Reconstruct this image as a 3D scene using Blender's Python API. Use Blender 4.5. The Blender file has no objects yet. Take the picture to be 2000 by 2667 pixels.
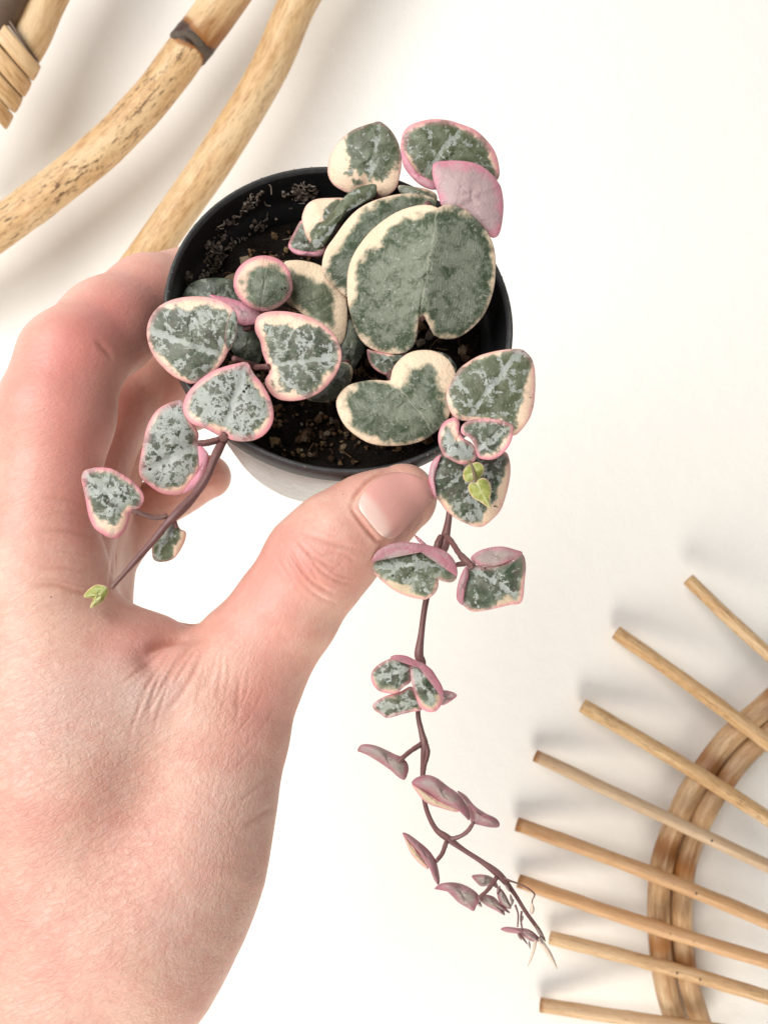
import bpy, math, random
import numpy as np
from mathutils import Vector
from mathutils.bvhtree import BVHTree

random.seed(7); RNG = np.random.default_rng(7)
SC = bpy.context.scene; COL = SC.collection
# ------------------------------------------------------------------ camera, world, lamps, exposure
HF = math.radians(40)
K = 2 * math.tan(HF / 2) / 2000.0          # metres per photo pixel at one metre
CAMY, CAMZ, WALLD = -0.45, 1.40, 0.45
cam = bpy.data.cameras.new('camera'); camo = bpy.data.objects.new('camera', cam); COL.objects.link(camo)
camo.location = (0, CAMY, CAMZ); camo.rotation_euler = (math.radians(90), 0, 0)
cam.sensor_fit = 'HORIZONTAL'; cam.angle = HF; cam.clip_start = 0.01; cam.clip_end = 50
cam.dof.use_dof = True; cam.dof.focus_distance = 0.205; cam.dof.aperture_fstop = 58
SC.camera = camo
w = bpy.data.worlds.new('World'); SC.world = w; w.use_nodes = True
w.node_tree.nodes['Background'].inputs[0].default_value = (1.0, 0.985, 0.96, 1)
w.node_tree.nodes['Background'].inputs[1].default_value = 0.31
def lamp(name, loc, target, size, power, col):
    l = bpy.data.lights.new(name, 'AREA'); l.shape = 'DISK'; l.size = size; l.energy = power; l.color = col
    o = bpy.data.objects.new(name, l); COL.objects.link(o); o.location = loc
    o.rotation_euler = (Vector(target) - Vector(loc)).to_track_quat('-Z', 'Y').to_euler()
    return o
lamp('window_light', (-0.56, -1.0, 1.76), (0, -0.1, 1.4), 1.0, 16.8, (1.0, 0.98, 0.95))
lamp('low_window_light', (0.03, -0.43, 0.66), (0.08, -0.02, 1.3), 0.40, 4.6, (1.0, 0.93, 0.82))
SC.view_settings.view_transform = 'Standard'; SC.view_settings.look = 'None'
SC.view_settings.exposure = 0.0; SC.view_settings.gamma = 1.0
SC.cycles.max_bounces = 6; SC.cycles.diffuse_bounces = 4
SC.cycles.caustics_reflective = False; SC.cycles.caustics_refractive = False

# ------------------------------------------------------------------ helpers
def P(x, y, d):
    """photo pixel (2000 px frame) at depth d -> world point"""
    return np.array([(x - 1000) * K * d, CAMY + d, CAMZ - (y - 1333.5) * K * d])
def PA(xy, d):
    xy = np.asarray(xy, float); d = np.asarray(d, float) * np.ones(len(xy))
    return np.stack([(xy[:, 0] - 1000) * K * d, CAMY + d, CAMZ - (xy[:, 1] - 1333.5) * K * d], 1)
FS = 2000 / 1659.0
SYS = {'A': (400, 250, 1.659), 'B': (0, 700, 2.212), 'D': (500, 1100, 2.07375), 'E': (900, 1350, 2.765),
       'G': (880, 1900, 2.6758), 'F': (0, 0, 1 / FS), 'H': (1100, 900, 4.425), 'I': (1200, 1400, 1.74625),
       'C': (0, 0, 1.84333), 'J': (0, 0, 3.95)}
def S(sy, pts):
    ox, oy, s = SYS[sy]
    p = np.asarray(pts, float)
    return np.stack([ox + p[..., 0] / s, oy + p[..., 1] / s], -1)

def link(name, me, mat=None, parent=None, smooth=True):
    o = bpy.data.objects.new(name, me); COL.objects.link(o)
    if mat is not None and not me.materials: me.materials.append(mat)
    if parent is not None: o.parent = parent
    return o
def mesh(name, V, Fs, uv=None, attrs=None, smooth=True):
    me = bpy.data.meshes.new(name)
    me.from_pydata([tuple(v) for v in V], [], [tuple(int(i) for i in f) for f in Fs])
    if smooth: me.polygons.foreach_set('use_smooth', np.ones(len(me.polygons), bool))
    if uv is not None:
        l = me.uv_layers.new(name='UVMap')
        li = np.zeros(len(me.loops), np.int32); me.loops.foreach_get('vertex_index', li)
        l.data.foreach_set('uv', np.asarray(uv, np.float32)[li].ravel())
    for k_, a in (attrs or {}).items():
        at = me.attributes.new(k_, 'FLOAT', 'POINT'); at.data.foreach_set('value', np.asarray(a, np.float32))
    me.update(); return me
def empty(name, loc, label, cat):
    o = bpy.data.objects.new(name, None); COL.objects.link(o); o.location = loc; o.empty_display_size = .01
    o['label'] = label; o['category'] = cat; return o
def adopt(o, parent):
    """child keeps its world place under an Empty that only has a location"""
    o.parent = parent; o.location = Vector(o.location) - parent.location
def spline(pts, n, closed=False):
    p = np.asarray(pts, float); m = len(p)
    if closed: q = np.concatenate([p[-1:], p, p[:2]])
    else: q = np.concatenate([2 * p[:1] - p[1:2], p, 2 * p[-1:] - p[-2:-1]])
    seg = m if closed else m - 1
    out = []
    for i in range(seg):
        a, b, c, d = q[i], q[i + 1], q[i + 2], q[i + 3]
        t = np.linspace(0, 1, 24, endpoint=False)[:, None]
        out.append(.5 * ((2 * b) + (c - a) * t + (2 * a - 5 * b + 4 * c - d) * t**2 + (3 * b - a - 3 * c + d) * t**3))
    out = np.concatenate(out)
    if closed: out = np.concatenate([out, out[:1]])
    else: out = np.concatenate([out, p[-1:]])
    L = np.concatenate([[0], np.cumsum(np.linalg.norm(np.diff(out[:, :3], axis=0), axis=1))])
    s = np.linspace(0, L[-1], n + 1 if closed else n)
    if closed: s = s[:-1]
    return np.stack([np.interp(s, L, out[:, j]) for j in range(out.shape[1])], 1)
def sweep(path, rad, n=14, rfun=None, cap=True, flat=None, up0=(0, -1, 0)):
    """tube round a 3-D path; returns V, F, UV (u metres along, v 0..1 round)"""
    path = np.asarray(path, float); m = len(path); rad = np.asarray(rad, float) * np.ones(m)
    T = np.gradient(path, axis=0); T /= np.linalg.norm(T, axis=1)[:, None]
    up = np.asarray(up0, float); V = []; UV = []
    L = np.concatenate([[0], np.cumsum(np.linalg.norm(np.diff(path, axis=0), axis=1))])
    a = np.linspace(0, 2 * np.pi, n + 1)
    for i in range(m):
        x = up - T[i] * np.dot(up, T[i])
        if np.linalg.norm(x) < 1e-4: x = np.array([1., 0, 0]) - T[i] * T[i][0]
        x /= np.linalg.norm(x); up = x; y = np.cross(T[i], x)
        r = rad[i] * (rfun(i / (m - 1), a) if rfun else np.ones(n + 1))
        fx, fy = flat if flat else (1, 1)
        V.append(path[i] + (np.cos(a) * r * fx)[:, None] * x + (np.sin(a) * r * fy)[:, None] * y)
        UV.append(np.stack([np.full(n + 1, L[i]), a / (2 * np.pi)], 1))
    V = np.concatenate(V); UV = np.concatenate(UV); Fs = []
    for i in range(m - 1):
        for j in range(n):
            q = i * (n + 1) + j
            Fs.append((q, q + 1, q + n + 2, q + n + 1))
    if cap:
        for i, s in ((0, -1), (m - 1, 1)):
            c = len(V); V = np.concatenate([V, path[i:i + 1] + s * T[i] * rad[i] * .12]); UV = np.concatenate([UV, [[L[i], .5]]])
            for j in range(n):
                q = i * (n + 1) + j
                Fs.append((c, q, q + 1) if s > 0 else (c, q + 1, q))
    # weld seam: duplicate column kept for UVs, normals close enough
    return V, Fs, UV
def tube(name, path, rad, mat, parent, n=14, attrs=None, **kw):
    V, Fs, UV = sweep(path, rad, n, **kw)
    o = link(name, mesh(name, V, Fs, UV, {k_: f(UV) for k_, f in (attrs or {}).items()}), mat)
    if parent is not None: adopt(o, parent)
    return o

class N:
    """tiny node-tree helper"""
    def __init__(s, name):
        s.m = bpy.data.materials.new(name); s.m.use_nodes = True; s.t = s.m.node_tree
        s.b = s.t.nodes['Principled BSDF']; s.out = s.t.nodes['Material Output']
    def put(s, sock, v):
        if isinstance(v, bpy.types.NodeSocket): s.t.links.new(v, sock)
        elif v is not None:
            if hasattr(sock.default_value, '__len__') and not hasattr(v, '__len__'): v = (v,) * len(sock.default_value)
            if hasattr(v, '__len__') and len(v) == 3 and len(sock.default_value) == 4: v = (*v, 1)
            sock.default_value = v
    def node(s, ty, ins=None, **props):
        n = s.t.nodes.new(ty)
        for a, v in props.items(): setattr(n, a, v)
        for a, v in (ins or {}).items(): s.put(n.inputs[a], v)
        return n
    def math(s, op, a, b=None, c=None, clamp=False):
        n = s.node('ShaderNodeMath', operation=op, use_clamp=clamp)
        for i, v in enumerate((a, b, c)):
            if v is not None: s.put(n.inputs[i], v)
        return n.outputs[0]
    def mix(s, f, a, b, mode='MIX'):
        n = s.node('ShaderNodeMix', data_type='RGBA', blend_type=mode)
        s.put(n.inputs[0], f); s.put(n.inputs[6], a); s.put(n.inputs[7], b); return n.outputs[2]
    def step(s, v, lo, hi, a=0., b=1.):
        n = s.node('ShaderNodeMapRange', interpolation_type='SMOOTHSTEP')
        for i, q in enumerate((v, lo, hi, a, b)): s.put(n.inputs[i], q)
        return n.outputs[0]
    def noise(s, vec, scale, detail=3, rough=.55, dist=0, out=0):
        n = s.node('ShaderNodeTexNoise'); s.put(n.inputs['Vector'], vec); s.put(n.inputs['Scale'], scale)
        s.put(n.inputs['Detail'], detail); s.put(n.inputs['Roughness'], rough); s.put(n.inputs['Distortion'], dist); return n.outputs[out]
    def attr(s, name, ty='GEOMETRY', out='Fac'):
        return s.node('ShaderNodeAttribute', attribute_name=name, attribute_type=ty).outputs[out]
    def xyz(s, x, y, z=0.):
        n = s.node('ShaderNodeCombineXYZ'); [s.put(n.inputs[i], v) for i, v in enumerate((x, y, z))]; return n.outputs[0]
    def bump(s, h, dist, strength=1., normal=None):
        n = s.node('ShaderNodeBump'); s.put(n.inputs['Height'], h); s.put(n.inputs['Distance'], dist); s.put(n.inputs['Strength'], strength)
        if normal is not None: s.put(n.inputs['Normal'], normal)
        return n.outputs[0]
    def set(s, **kw):
        for a, v in kw.items(): s.put(s.b.inputs[a.replace('_', ' ')], v)
        return s.m
    def objpos(s): return s.node('ShaderNodeTexCoord').outputs['Object']
    def geopos(s): return s.node('ShaderNodeNewGeometry').outputs['Position']
    def uv(s):
        n = s.node('ShaderNodeSeparateXYZ'); s.put(n.inputs[0], s.node('ShaderNodeUVMap').outputs[0]); return n.outputs[0], n.outputs[1]

# ------------------------------------------------------------------ materials
def mat_wall():
    n = N('painted_wall'); p = n.geopos()
    h = n.math('ADD', n.math('MULTIPLY', n.noise(p, 900, 3, .6), .5), n.noise(p, 120, 4, .5))
    c = n.mix(n.noise(p, 6, 3), (.84, .82, .78), (.86, .845, .81))
    c = n.mix(n.math('MULTIPLY', n.step(n.noise(p, 420, 4, .7), .66, .73), .12), c, (.45, .40, .34))
    return n.set(Base_Color=c, Roughness=.75, Normal=n.bump(h, .0009, .45))
def mat_rattan(tint=(1, 1, 1), specks=1.0):
    n = N('rattan'); u, v = n.uv()
    va = n.math('MULTIPLY', v, 6.2832)
    rnd = n.attr('seed', 'OBJECT')
    cx, sx = n.math('COSINE', va), n.math('SINE', va)
    lw = n.xyz(n.math('ADD', n.math('MULTIPLY', u, 25), rnd), cx, sx)        # long grain
    lw2 = n.xyz(n.math('ADD', n.math('MULTIPLY', u, 70), rnd), n.math('MULTIPLY', cx, 2.2), n.math('MULTIPLY', sx, 2.2))
    grain = n.noise(lw, 6, 5, .65)
    fine = n.noise(n.xyz(n.math('MULTIPLY', u, 60), n.math('MULTIPLY', cx, 5), n.math('MULTIPLY', sx, 5)), 5, 4, .6)
    big = n.noise(n.xyz(n.math('ADD', n.math('MULTIPLY', u, 18), rnd), n.math('MULTIPLY', cx, .5), sx), 1.3, 3)
    t = lambda c: tuple(a * b for a, b in zip(c, tint))
    c = n.mix(n.step(grain, .35, .68), t((.71, .47, .24)), t((.47, .26, .105)))
    c = n.mix(n.math('MULTIPLY', n.step(big, .42, .68), .8), c, t((.77, .57, .34)))
    c = n.mix(n.math('MULTIPLY', n.step(fine, .52, .72), .5), c, t((.40, .22, .10)))
    sp = n.noise(lw2, 3.2, 6, .72)
    area = n.step(n.noise(n.xyz(n.math('ADD', n.math('MULTIPLY', u, 30), rnd), cx, sx), 1.1, 2), .40, .56)
    spm = n.math('MULTIPLY', n.math('MULTIPLY', n.step(sp, .53, .60), area), n.math('MULTIPLY', n.attr('specks', 'OBJECT'), .85))
    c = n.mix(spm, c, t((.16, .085, .035)))
    c = n.mix(n.math('MULTIPLY', n.attr('orange', 'OBJECT'), .75), c, n.mix(grain, (.70, .40, .20), (.55, .27, .11))); c = n.mix(n.math('MULTIPLY', n.attr('grey', 'OBJECT'), .75), c, n.mix(grain, (.62, .49, .36), (.46, .33, .22)))
    burn = n.attr('burn')
    bn = n.math('ADD', burn, n.math('MULTIPLY', n.math('SUBTRACT', n.noise(lw, 2.5, 4), .5), .7))
    c = n.mix(n.step(bn, .25, .8), c, (.30, .12, .03)); c = n.mix(n.step(bn, .85, 1.25), c, (.05, .022, .012))
    h = n.math('ADD', n.math('MULTIPLY', grain, .6), n.math('MULTIPLY', fine, .5))
    return n.set(Base_Color=c, Roughness=n.math('ADD', .24, n.math('MULTIPLY', grain, .22)), Specular_IOR_Level=.5, Normal=n.bump(h, .0006, .5))
def mat_plain(name, c1, c2, scale, rough=.5, bump=.0002, spec=.5):
    n = N(name); p = n.geopos(); f = n.noise(p, scale, 4, .6)
    return n.set(Base_Color=n.mix(f, c1, c2), Roughness=rough, Specular_IOR_Level=spec, Normal=n.bump(n.noise(p, scale * 3, 4, .6), bump, .5))
def mat_pot():
    n = N('black_plastic'); p = n.geopos()
    d = n.math('MULTIPLY', n.step(n.noise(p, 700, 5, .75), .62, .74), n.step(n.noise(p, 90, 3), .42, .62))
    c = n.mix(n.math('MULTIPLY', d, .35), (.008, .0085, .009), (.16, .14, .12))
    return n.set(Base_Color=c, Roughness=n.math('ADD', .36, n.math('MULTIPLY', n.noise(p, 300, 4), .2)), Specular_IOR_Level=.45, Normal=n.bump(n.noise(p, 1500, 3), .0002, .35))
def mat_cover():
    n = N('pale_grey_plastic'); p = n.geopos()
    sc = n.noise(p, 220, 5, .7)
    c = n.mix(n.step(sc, .4, .7), (.47, .47, .46), (.35, .35, .345))
    dirt = n.math('MULTIPLY', n.step(n.noise(p, 620, 5, .7), .635, .68), .8)
    return n.set(Base_Color=n.mix(dirt, c, (.06, .04, .03)), Roughness=.45, Normal=n.bump(sc, .0002, .4))
def mat_soil():
    n = N('soil'); p = n.geopos(); r = n.node('ShaderNodeNewGeometry').outputs['Random Per Island']
    f = n.noise(p, 900, 5, .7)
    c = n.mix(f, (.004, .003, .003), (.022, .014, .009))
    return n.set(Base_Color=c, Roughness=.9, Specular_IOR_Level=.2, Normal=n.bump(n.noise(p, 1400, 4, .7), .0012, .9))
def mat_crumb(pale=False):
    n = N('dry_debris' if pale else 'soil_crumb'); p = n.geopos(); r = n.node('ShaderNodeNewGeometry').outputs['Random Per Island']
    ramp = n.node('ShaderNodeValToRGB'); n.put(ramp.inputs[0], r); e = ramp.color_ramp.elements
    e[0].position = 0; e[0].color = (.12, .085, .06, 1) if pale else (.03, .015, .008, 1); e[1].position = 1; e[1].color = (.60, .55, .48, 1) if pale else (.42, .37, .29, 1)
    for q, cc in ((.45, (.13, .058, .024, 1)), (.68, (.24, .135, .06, 1)), (.84, (.36, .24, .11, 1))):
        x = e.new(q); x.color = (.22 + q * .2, .17 + q * .18, .13 + q * .16, 1) if pale else cc
    c = n.mix(n.noise(p, 2500, 4), ramp.outputs[0], (.05, .03, .02))
    return n.set(Base_Color=c, Roughness=.85, Specular_IOR_Level=.25, Normal=n.bump(n.noise(p, 3000, 3), .0004, .8))
def mat_skin():
    n = N('skin'); p = n.geopos()
    red, cool = n.attr('red'), n.attr('cool')
    blotch = n.noise(p, 85, 6, .68); fineb = n.noise(p, 420, 4, .6)
    c = n.mix(n.step(blotch, .36, .66), (.70, .44, .345), (.65, .34, .27))
    c = n.mix(n.math('MULTIPLY', n.step(fineb, .45, .72), .35), c, (.72, .49, .41))
    c = n.mix(n.math('MULTIPLY', red, .95, None, True), c, (.625, .24, .205))
    c = n.mix(n.math('MULTIPLY', cool, .7, None, True), c, (.56, .42, .37))
    c = n.mix(n.math('MULTIPLY', n.step(n.noise(p, 1100, 3, .6), .60, .72), .28), c, (.56, .27, .21)); c = n.mix(n.math('MULTIPLY', n.step(n.noise(p, 150, 4, .6), .52, .72), .32), c, (.60, .27, .215))
    cr = n.attr('crease'); c = n.mix(n.math('MULTIPLY', cr, .75, None, True), c, (.52, .21, .15))
    # skin relief: fine crossing lines that follow the folds of each region, pores, soft undulation
    rough = n.attr('rough'); zone = n.attr('zone')
    def lines(deg, along, across, seed):
        m_ = n.node('ShaderNodeMapping', {'Vector': p, 'Rotation': (0, math.radians(deg), 0)}, vector_type='TEXTURE')
        m2 = n.node('ShaderNodeMapping', {'Vector': m_.outputs[0], 'Location': (seed, 0, 0), 'Scale': (along, along * 2, across)})
        q = n.noise(m2.outputs[0], 1., 4, .58, .25)
        return n.step(n.math('ABSOLUTE', n.math('SUBTRACT', q, .5)), 0., .10), q
    l1, q1 = lines(-24, 330, 1050, 3.); l2, q2 = lines(-62, 330, 980, 7.); l3, q3 = lines(32, 420, 1050, 11.)
    la = n.mix(zone, l1, l2); qa = n.mix(zone, q1, q2)
    pores = n.noise(p, 1500, 3, .6)
    h = n.math('ADD', n.math('ADD', n.math('MULTIPLY', la, .42), n.math('MULTIPLY', l3, .20)), n.math('ADD', n.math('MULTIPLY', qa, .7), n.math('MULTIPLY', pores, .7)))
    lc = n.math('MULTIPLY', n.math('SUBTRACT', 1., la), n.math('ADD', .04, n.math('MULTIPLY', rough, .13)))
    c = n.mix(lc, c, (.50, .22, .165))
    nb = n.bump(n.noise(p, 150, 3, .5), .0008, .30)
    nb = n.bump(h, .00014, n.math('ADD', .25, n.math('MULTIPLY', rough, .60)), nb)
    return n.set(Base_Color=c, Roughness=.43, Specular_IOR_Level=.45, Normal=nb, Subsurface_Weight=.22, Subsurface_Scale=.0025, Subsurface_Radius=(1, .32, .18))
def mat_nail():
    n = N('nail'); u, v = n.uv()
    lun = n.attr('lunula')
    c = n.mix(lun, (.69, .35, .305), (.75, .52, .46))
    c = n.mix(n.step(u, .93, 1.02), c, (.80, .66, .57))
    rg = n.noise(n.xyz(n.math('MULTIPLY', u, .4), n.math('MULTIPLY', v, 14)), 3, 2)
    return n.set(Base_Color=c, Roughness=.27, Specular_IOR_Level=.5, Normal=n.bump(rg, .00008, .5), Subsurface_Weight=.15, Subsurface_Scale=.003, Subsurface_Radius=(1, .4, .3))
def mat_stem():
    n = N('stem'); u, v = n.uv()
    f = n.noise(n.xyz(n.math('MULTIPLY', u, 600), n.math('MULTIPLY', v, 6)), 1, 4)
    g = n.attr('green')
    c = n.mix(f, (.12, .05, .05), (.22, .11, .10)); c2 = n.mix(f, (.16, .125, .065), (.27, .23, .12))
    return n.set(Base_Color=n.mix(g, c, c2), Roughness=.5, Normal=n.bump(f, .0003, .5))
def mat_leaf():
    n = N('variegated_leaf'); u, v = n.uv()
    sd = n.attr('seed', 'OBJECT'); sil, pink, dark, olive, crm, soft = (n.attr(a, 'OBJECT') for a in ('silver', 'pink', 'dark', 'olive', 'cream', 'soft'))
    edge, marg, und = n.attr('edge'), n.attr('marg'), n.attr('under')
    ks = n.attr('scale', 'OBJECT')
    pv = n.xyz(n.math('ADD', n.math('MULTIPLY', u, ks), sd), n.math('MULTIPLY', v, ks), sd)
    wig = n.noise(pv, 3.2, 5, .62); wig2 = n.noise(pv, 9, 4, .6)
    m = n.math('ADD', marg, n.math('ADD', n.math('MULTIPLY', n.math('SUBTRACT', wig, .5), 3.4), n.math('ADD', n.math('MULTIPLY', n.math('SUBTRACT', n.noise(pv, 1.7, 3), .46), 6.0), n.math('MULTIPLY', n.math('SUBTRACT', wig2, .5), 1.6))))
    green = n.step(m, n.math('SUBTRACT', -.25, n.math('MULTIPLY', soft, .5)), n.math('ADD', .5, n.math('MULTIPLY', soft, .5)))
    # silver veining
    av = n.math('ABSOLUTE', n.math('ADD', v, n.math('MULTIPLY', n.math('SUBTRACT', n.noise(pv, 3, 3), .5), .22)))
    mid = n.step(av, .015, .085, 1., 0.)
    ph = n.math('ADD', n.math('MULTIPLY', n.math('SUBTRACT', u, n.math('MULTIPLY', av, .75)), 13.), n.math('MULTIPLY', n.math('SUBTRACT', n.noise(pv, 4, 4), .5), 7.))
    lat = n.step(n.math('SINE', ph), .62, .97)
    blot = n.noise(pv, 7.5, 6, .68, .4)
    pw = n.node('ShaderNodeMix', data_type='RGBA'); n.put(pw.inputs[0], .42); n.put(pw.inputs[6], pv); n.put(pw.inputs[7], n.noise(pv, 5, 4, .6, 0, 1))
    vd = n.node('ShaderNodeTexVoronoi', {'Vector': pw.outputs[2], 'Scale': 3.6}, feature='DISTANCE_TO_EDGE').outputs['Distance']
    vein = n.step(vd, .01, n.math('ADD', .05, n.math('MULTIPLY', wig2, .16)), 1., 0.)
    fl = n.noise(pv, 17, 4, .65, .3)
    cov = n.math('ADD', n.math('ADD', n.math('ADD', n.math('MULTIPLY', n.math('SUBTRACT', blot, .5), .95), n.math('ADD', .47, n.math('MULTIPLY', vein, .145))), n.math('MULTIPLY', n.math('SUBTRACT', fl, .5), .45)), n.math('ADD', n.math('MULTIPLY', mid, n.math('SUBTRACT', .22, n.math('MULTIPLY', soft, .20))), n.math('MULTIPLY', lat, n.math('SUBTRACT', .14, n.math('MULTIPLY', soft, .10)))))
    thr = n.math('SUBTRACT', .80, n.math('MULTIPLY', sil, .42))
    sm = n.step(n.math('SUBTRACT', cov, thr), -.05, .08)
    patch = n.mix(n.step(n.noise(pv, 6, 4), .4, .62), (.036, .054, .030), (.078, .074, .056))
    patch = n.mix(olive, patch, n.mix(n.noise(pv, 5, 3), (.075, .10, .04), (.13, .14, .06)))
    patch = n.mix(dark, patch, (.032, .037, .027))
    patch = n.mix(n.math('MULTIPLY', soft, .8), patch, n.mix(n.noise(pv, 8, 5, .65), (.055, .082, .040), (.17, .20, .13)))
    silver = n.mix(n.noise(pv, 10, 4, .65), (.27, .30, .275), (.44, .46, .435))
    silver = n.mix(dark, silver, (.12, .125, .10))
    inner = n.mix(sm, patch, silver)
    mid_tone = n.mix(wig2, (.16, .19, .13), (.26, .29, .21))
    inner = n.mix(n.math('MULTIPLY', n.step(n.noise(pv, 4.5, 4), .40, .62), n.math('SUBTRACT', .62, n.math('MULTIPLY', sil, .55), None, True)), inner, mid_tone)
    # large old leaves: grey green marbling, deeper green towards the rim, thin dark vein net
    mb = n.math('ADD', n.noise(pv, 3.4, 8, .74, .5), n.step(marg, .0, 4.5, -.07, .05))
    s1 = n.mix(n.step(mb, .38, .60), (.036, .060, .024), (.21, .235, .175)); s1 = n.mix(n.step(n.noise(pv, 11, 5, .7), .56, .70), s1, (.36, .375, .32))
    s1 = n.mix(n.math('MULTIPLY', n.step(n.noise(pv, 19, 5, .7), .54, .68), .55), s1, (.075, .095, .055))
    v2 = n.node('ShaderNodeTexVoronoi', {'Vector': pw.outputs[2], 'Scale': 11.}, feature='DISTANCE_TO_EDGE').outputs['Distance']
    s1 = n.mix(n.step(v2, 0., .05, .35, 0.), s1, (.10, .12, .075)); s1 = n.mix(n.step(av, .004, .022, .55, 0.), s1, (.36, .37, .28))
    s1 = n.mix(n.math('MULTIPLY', olive, .7), s1, n.mix(mb, (.06, .065, .03), (.17, .17, .10)))
    inner = n.mix(soft, inner, s1)
    inner = n.mix(n.step(m, .1, 1.3, .55, 0.), inner, (.25, .27, .19))
    cream = n.mix(n.noise(pv, 6, 4), (.83, .63, .42), (.86, .71, .53))
    cream = n.mix(n.math('MULTIPLY', n.step(n.noise(pv, 15, 4), .62, .72), .3), cream, (.52, .40, .25))
    pk = n.mix(n.noise(pv, 5, 3), (.72, .33, .33), (.66, .23, .31))
    pe = n.math('MULTIPLY', n.step(n.math('ADD', edge, n.math('MULTIPLY', n.math('SUBTRACT', wig, .5), .22)), n.math('SUBTRACT', .97, n.math('MULTIPLY', pink, .22)), n.math('SUBTRACT', 1.01, n.math('MULTIPLY', pink, .05))), n.math('MULTIPLY', pink, 1.2, None, True))
    cream = n.mix(n.math('MULTIPLY', pink, .50), cream, (.80, .44, .38))
    cream = n.mix(crm, n.mix(.7, cream, (.35, .33, .20)), cream)
    c = n.mix(green, n.mix(pe, cream, pk), n.mix(n.math('MULTIPLY', pe, .45), inner, pk))
    # underside: mauve grey, pinker to the rim
    u1 = n.mix(n.step(n.math('ADD', edge, n.math('MULTIPLY', n.math('SUBTRACT', wig, .5), .7)), n.math('SUBTRACT', .88, n.math('MULTIPLY', pink, .6)), 1.05), n.mix(crm, (.27, .235, .205), (.45, .33, .33)), n.mix(crm, (.30, .12, .145), (.62, .24, .31)))
    u1 = n.mix(n.math('MULTIPLY', n.step(n.noise(pv, 7, 4), .52, .7), .55), u1, n.mix(crm, (.15, .13, .105), (.36, .23, .26)))
    c = n.mix(und, c, u1)
    h = n.math('ADD', n.math('MULTIPLY', n.noise(pv, 26, 3), .5), n.math('ADD', n.math('MULTIPLY', wig2, .7), n.math('MULTIPLY', n.math('ADD', mid, n.math('MULTIPLY', lat, .6)), -.35)))
    wrk = n.noise(n.xyz(n.math('MULTIPLY', n.math('ADD', u, sd), 10), n.math('MULTIPLY', v, 34), 0.), 1., 4, .65, .6)
    h = n.math('ADD', h, n.math('MULTIPLY', n.math('MULTIPLY', wrk, soft), 1.6))
    return n.set(Base_Color=c, Roughness=n.math('ADD', .33, n.math('MULTIPLY', wig2, .18)), Specular_IOR_Level=.4, Normal=n.bump(h, .00035, .55))
def mat_bud():
    n = N('young_leaf'); u, v = n.uv(); edge = n.attr('edge'); sd = n.attr('seed', 'OBJECT')
    pv = n.xyz(n.math('ADD', u, sd), v, 0.)
    c = n.mix(n.noise(pv, 8, 4), (.22, .25, .04), (.34, .36, .10))
    av = n.math('ABSOLUTE', v); ph = n.math('MULTIPLY', n.math('SUBTRACT', u, av), 42)
    c = n.mix(n.math('MAXIMUM', n.step(av, .008, .03, .8, 0.), n.math('MULTIPLY', n.step(n.math('SINE', ph), .8, 1.), .4)), c, (.48, .50, .24))
    c = n.mix(n.step(n.math('ADD', edge, n.math('MULTIPLY', n.noise(pv, 9, 3), .3)), .98, 1.16), c, (.62, .47, .28))
    return n.set(Base_Color=c, Roughness=.45, Normal=n.bump(n.noise(pv, 20, 3), .0003, .4))

M_WALL, M_RAT, M_POT, M_COVER, M_SOIL, M_CRUMB = mat_wall(), mat_rattan(), mat_pot(), mat_cover(), mat_soil(), mat_crumb()
M_SKIN, M_NAIL, M_STEM, M_LEAF, M_BUD = mat_skin(), mat_nail(), mat_stem(), mat_leaf(), mat_bud()
M_DARKRAT = mat_plain('dark_cane', (.07, .04, .025), (.17, .11, .07), 300, .5)
M_NAILHEAD = mat_plain('pin_head', (.05, .03, .02), (.10, .06, .04), 500, .5)
M_PALE = mat_plain('dry_wisp', (.55, .42, .33), (.70, .60, .50), 800, .6)
M_CHAR = mat_plain('charred_node', (.010, .008, .008), (.16, .115, .08), 330, .6, .0010)

# ------------------------------------------------------------------ wall
wv = [(-2.5, 0, -.0), (2.5, 0, -.0), (2.5, 0, 3.0), (-2.5, 0, 3.0)]
wall = link('wall', mesh('wall', wv, [(0, 1, 2, 3)], smooth=False), M_WALL); wall['kind'] = 'structure'

# ------------------------------------------------------------------ rattan frame, upper left
def wpath(pts, stand, n, sy='F'):
    """points (px, py, standoff metres from the wall) -> smooth 3-D path"""
    q = np.array([P(*S(sy, p[:2]), WALLD - (p[2] if len(p) > 2 else stand)) for p in pts]); return spline(q, n)
def wr(px, stand): return px * FS * K * (WALLD - stand)
frame = empty('rattan_wall_hanging', tuple(P(*S('F', (100, 120)), WALLD)), 'thick curved rattan poles bound together with cane strips on the white wall', 'wall hanging')
def knobby(seed, amp=.010):
    r = np.random.default_rng(int(seed * 10)); ph = r.uniform(0, 6.28, 6); fr = r.uniform(1.5, 7, 6); nd = r.uniform(.05, .95, 2); na_ = r.uniform(.015, .05, 2)
    return lambda t, a: 1 + amp * sum(np.sin(fr[i] * t * 6 + ph[i] + (i % 3) * a) for i in range(6)) / 2.2 + sum(na_[i] * np.exp(-((t - nd[i]) / .012) ** 2) for i in range(2)) * (amp < .03)
def pole(pts, r, stand, seed, specks, burn=None, name='pole', parent=frame, n=110, mat=None, cap=True):
    p = wpath(pts, stand, n)
    o = tube(name, p, r, mat or M_RAT, parent, 20, {'burn': burn or (lambda UV: np.zeros(len(UV)))}, rfun=knobby(seed), cap=cap)
    o['seed'] = float(seed); o['specks'] = float(specks); return o
# thick pole beside the binding
pole([(200, -220), (150, -110), (97, 0), (62, 80), (30, 130), (-8, 185), (-62, 262), (-145, 370)], wr(44, .034), .034, 3.1, .15)
pole([(90, -170), (45, -60), (2, 30), (-60, 150), (-120, 280)], wr(40, .042), .042, 8.2, .3, mat=M_DARKRAT, name='dark_pole')
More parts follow.
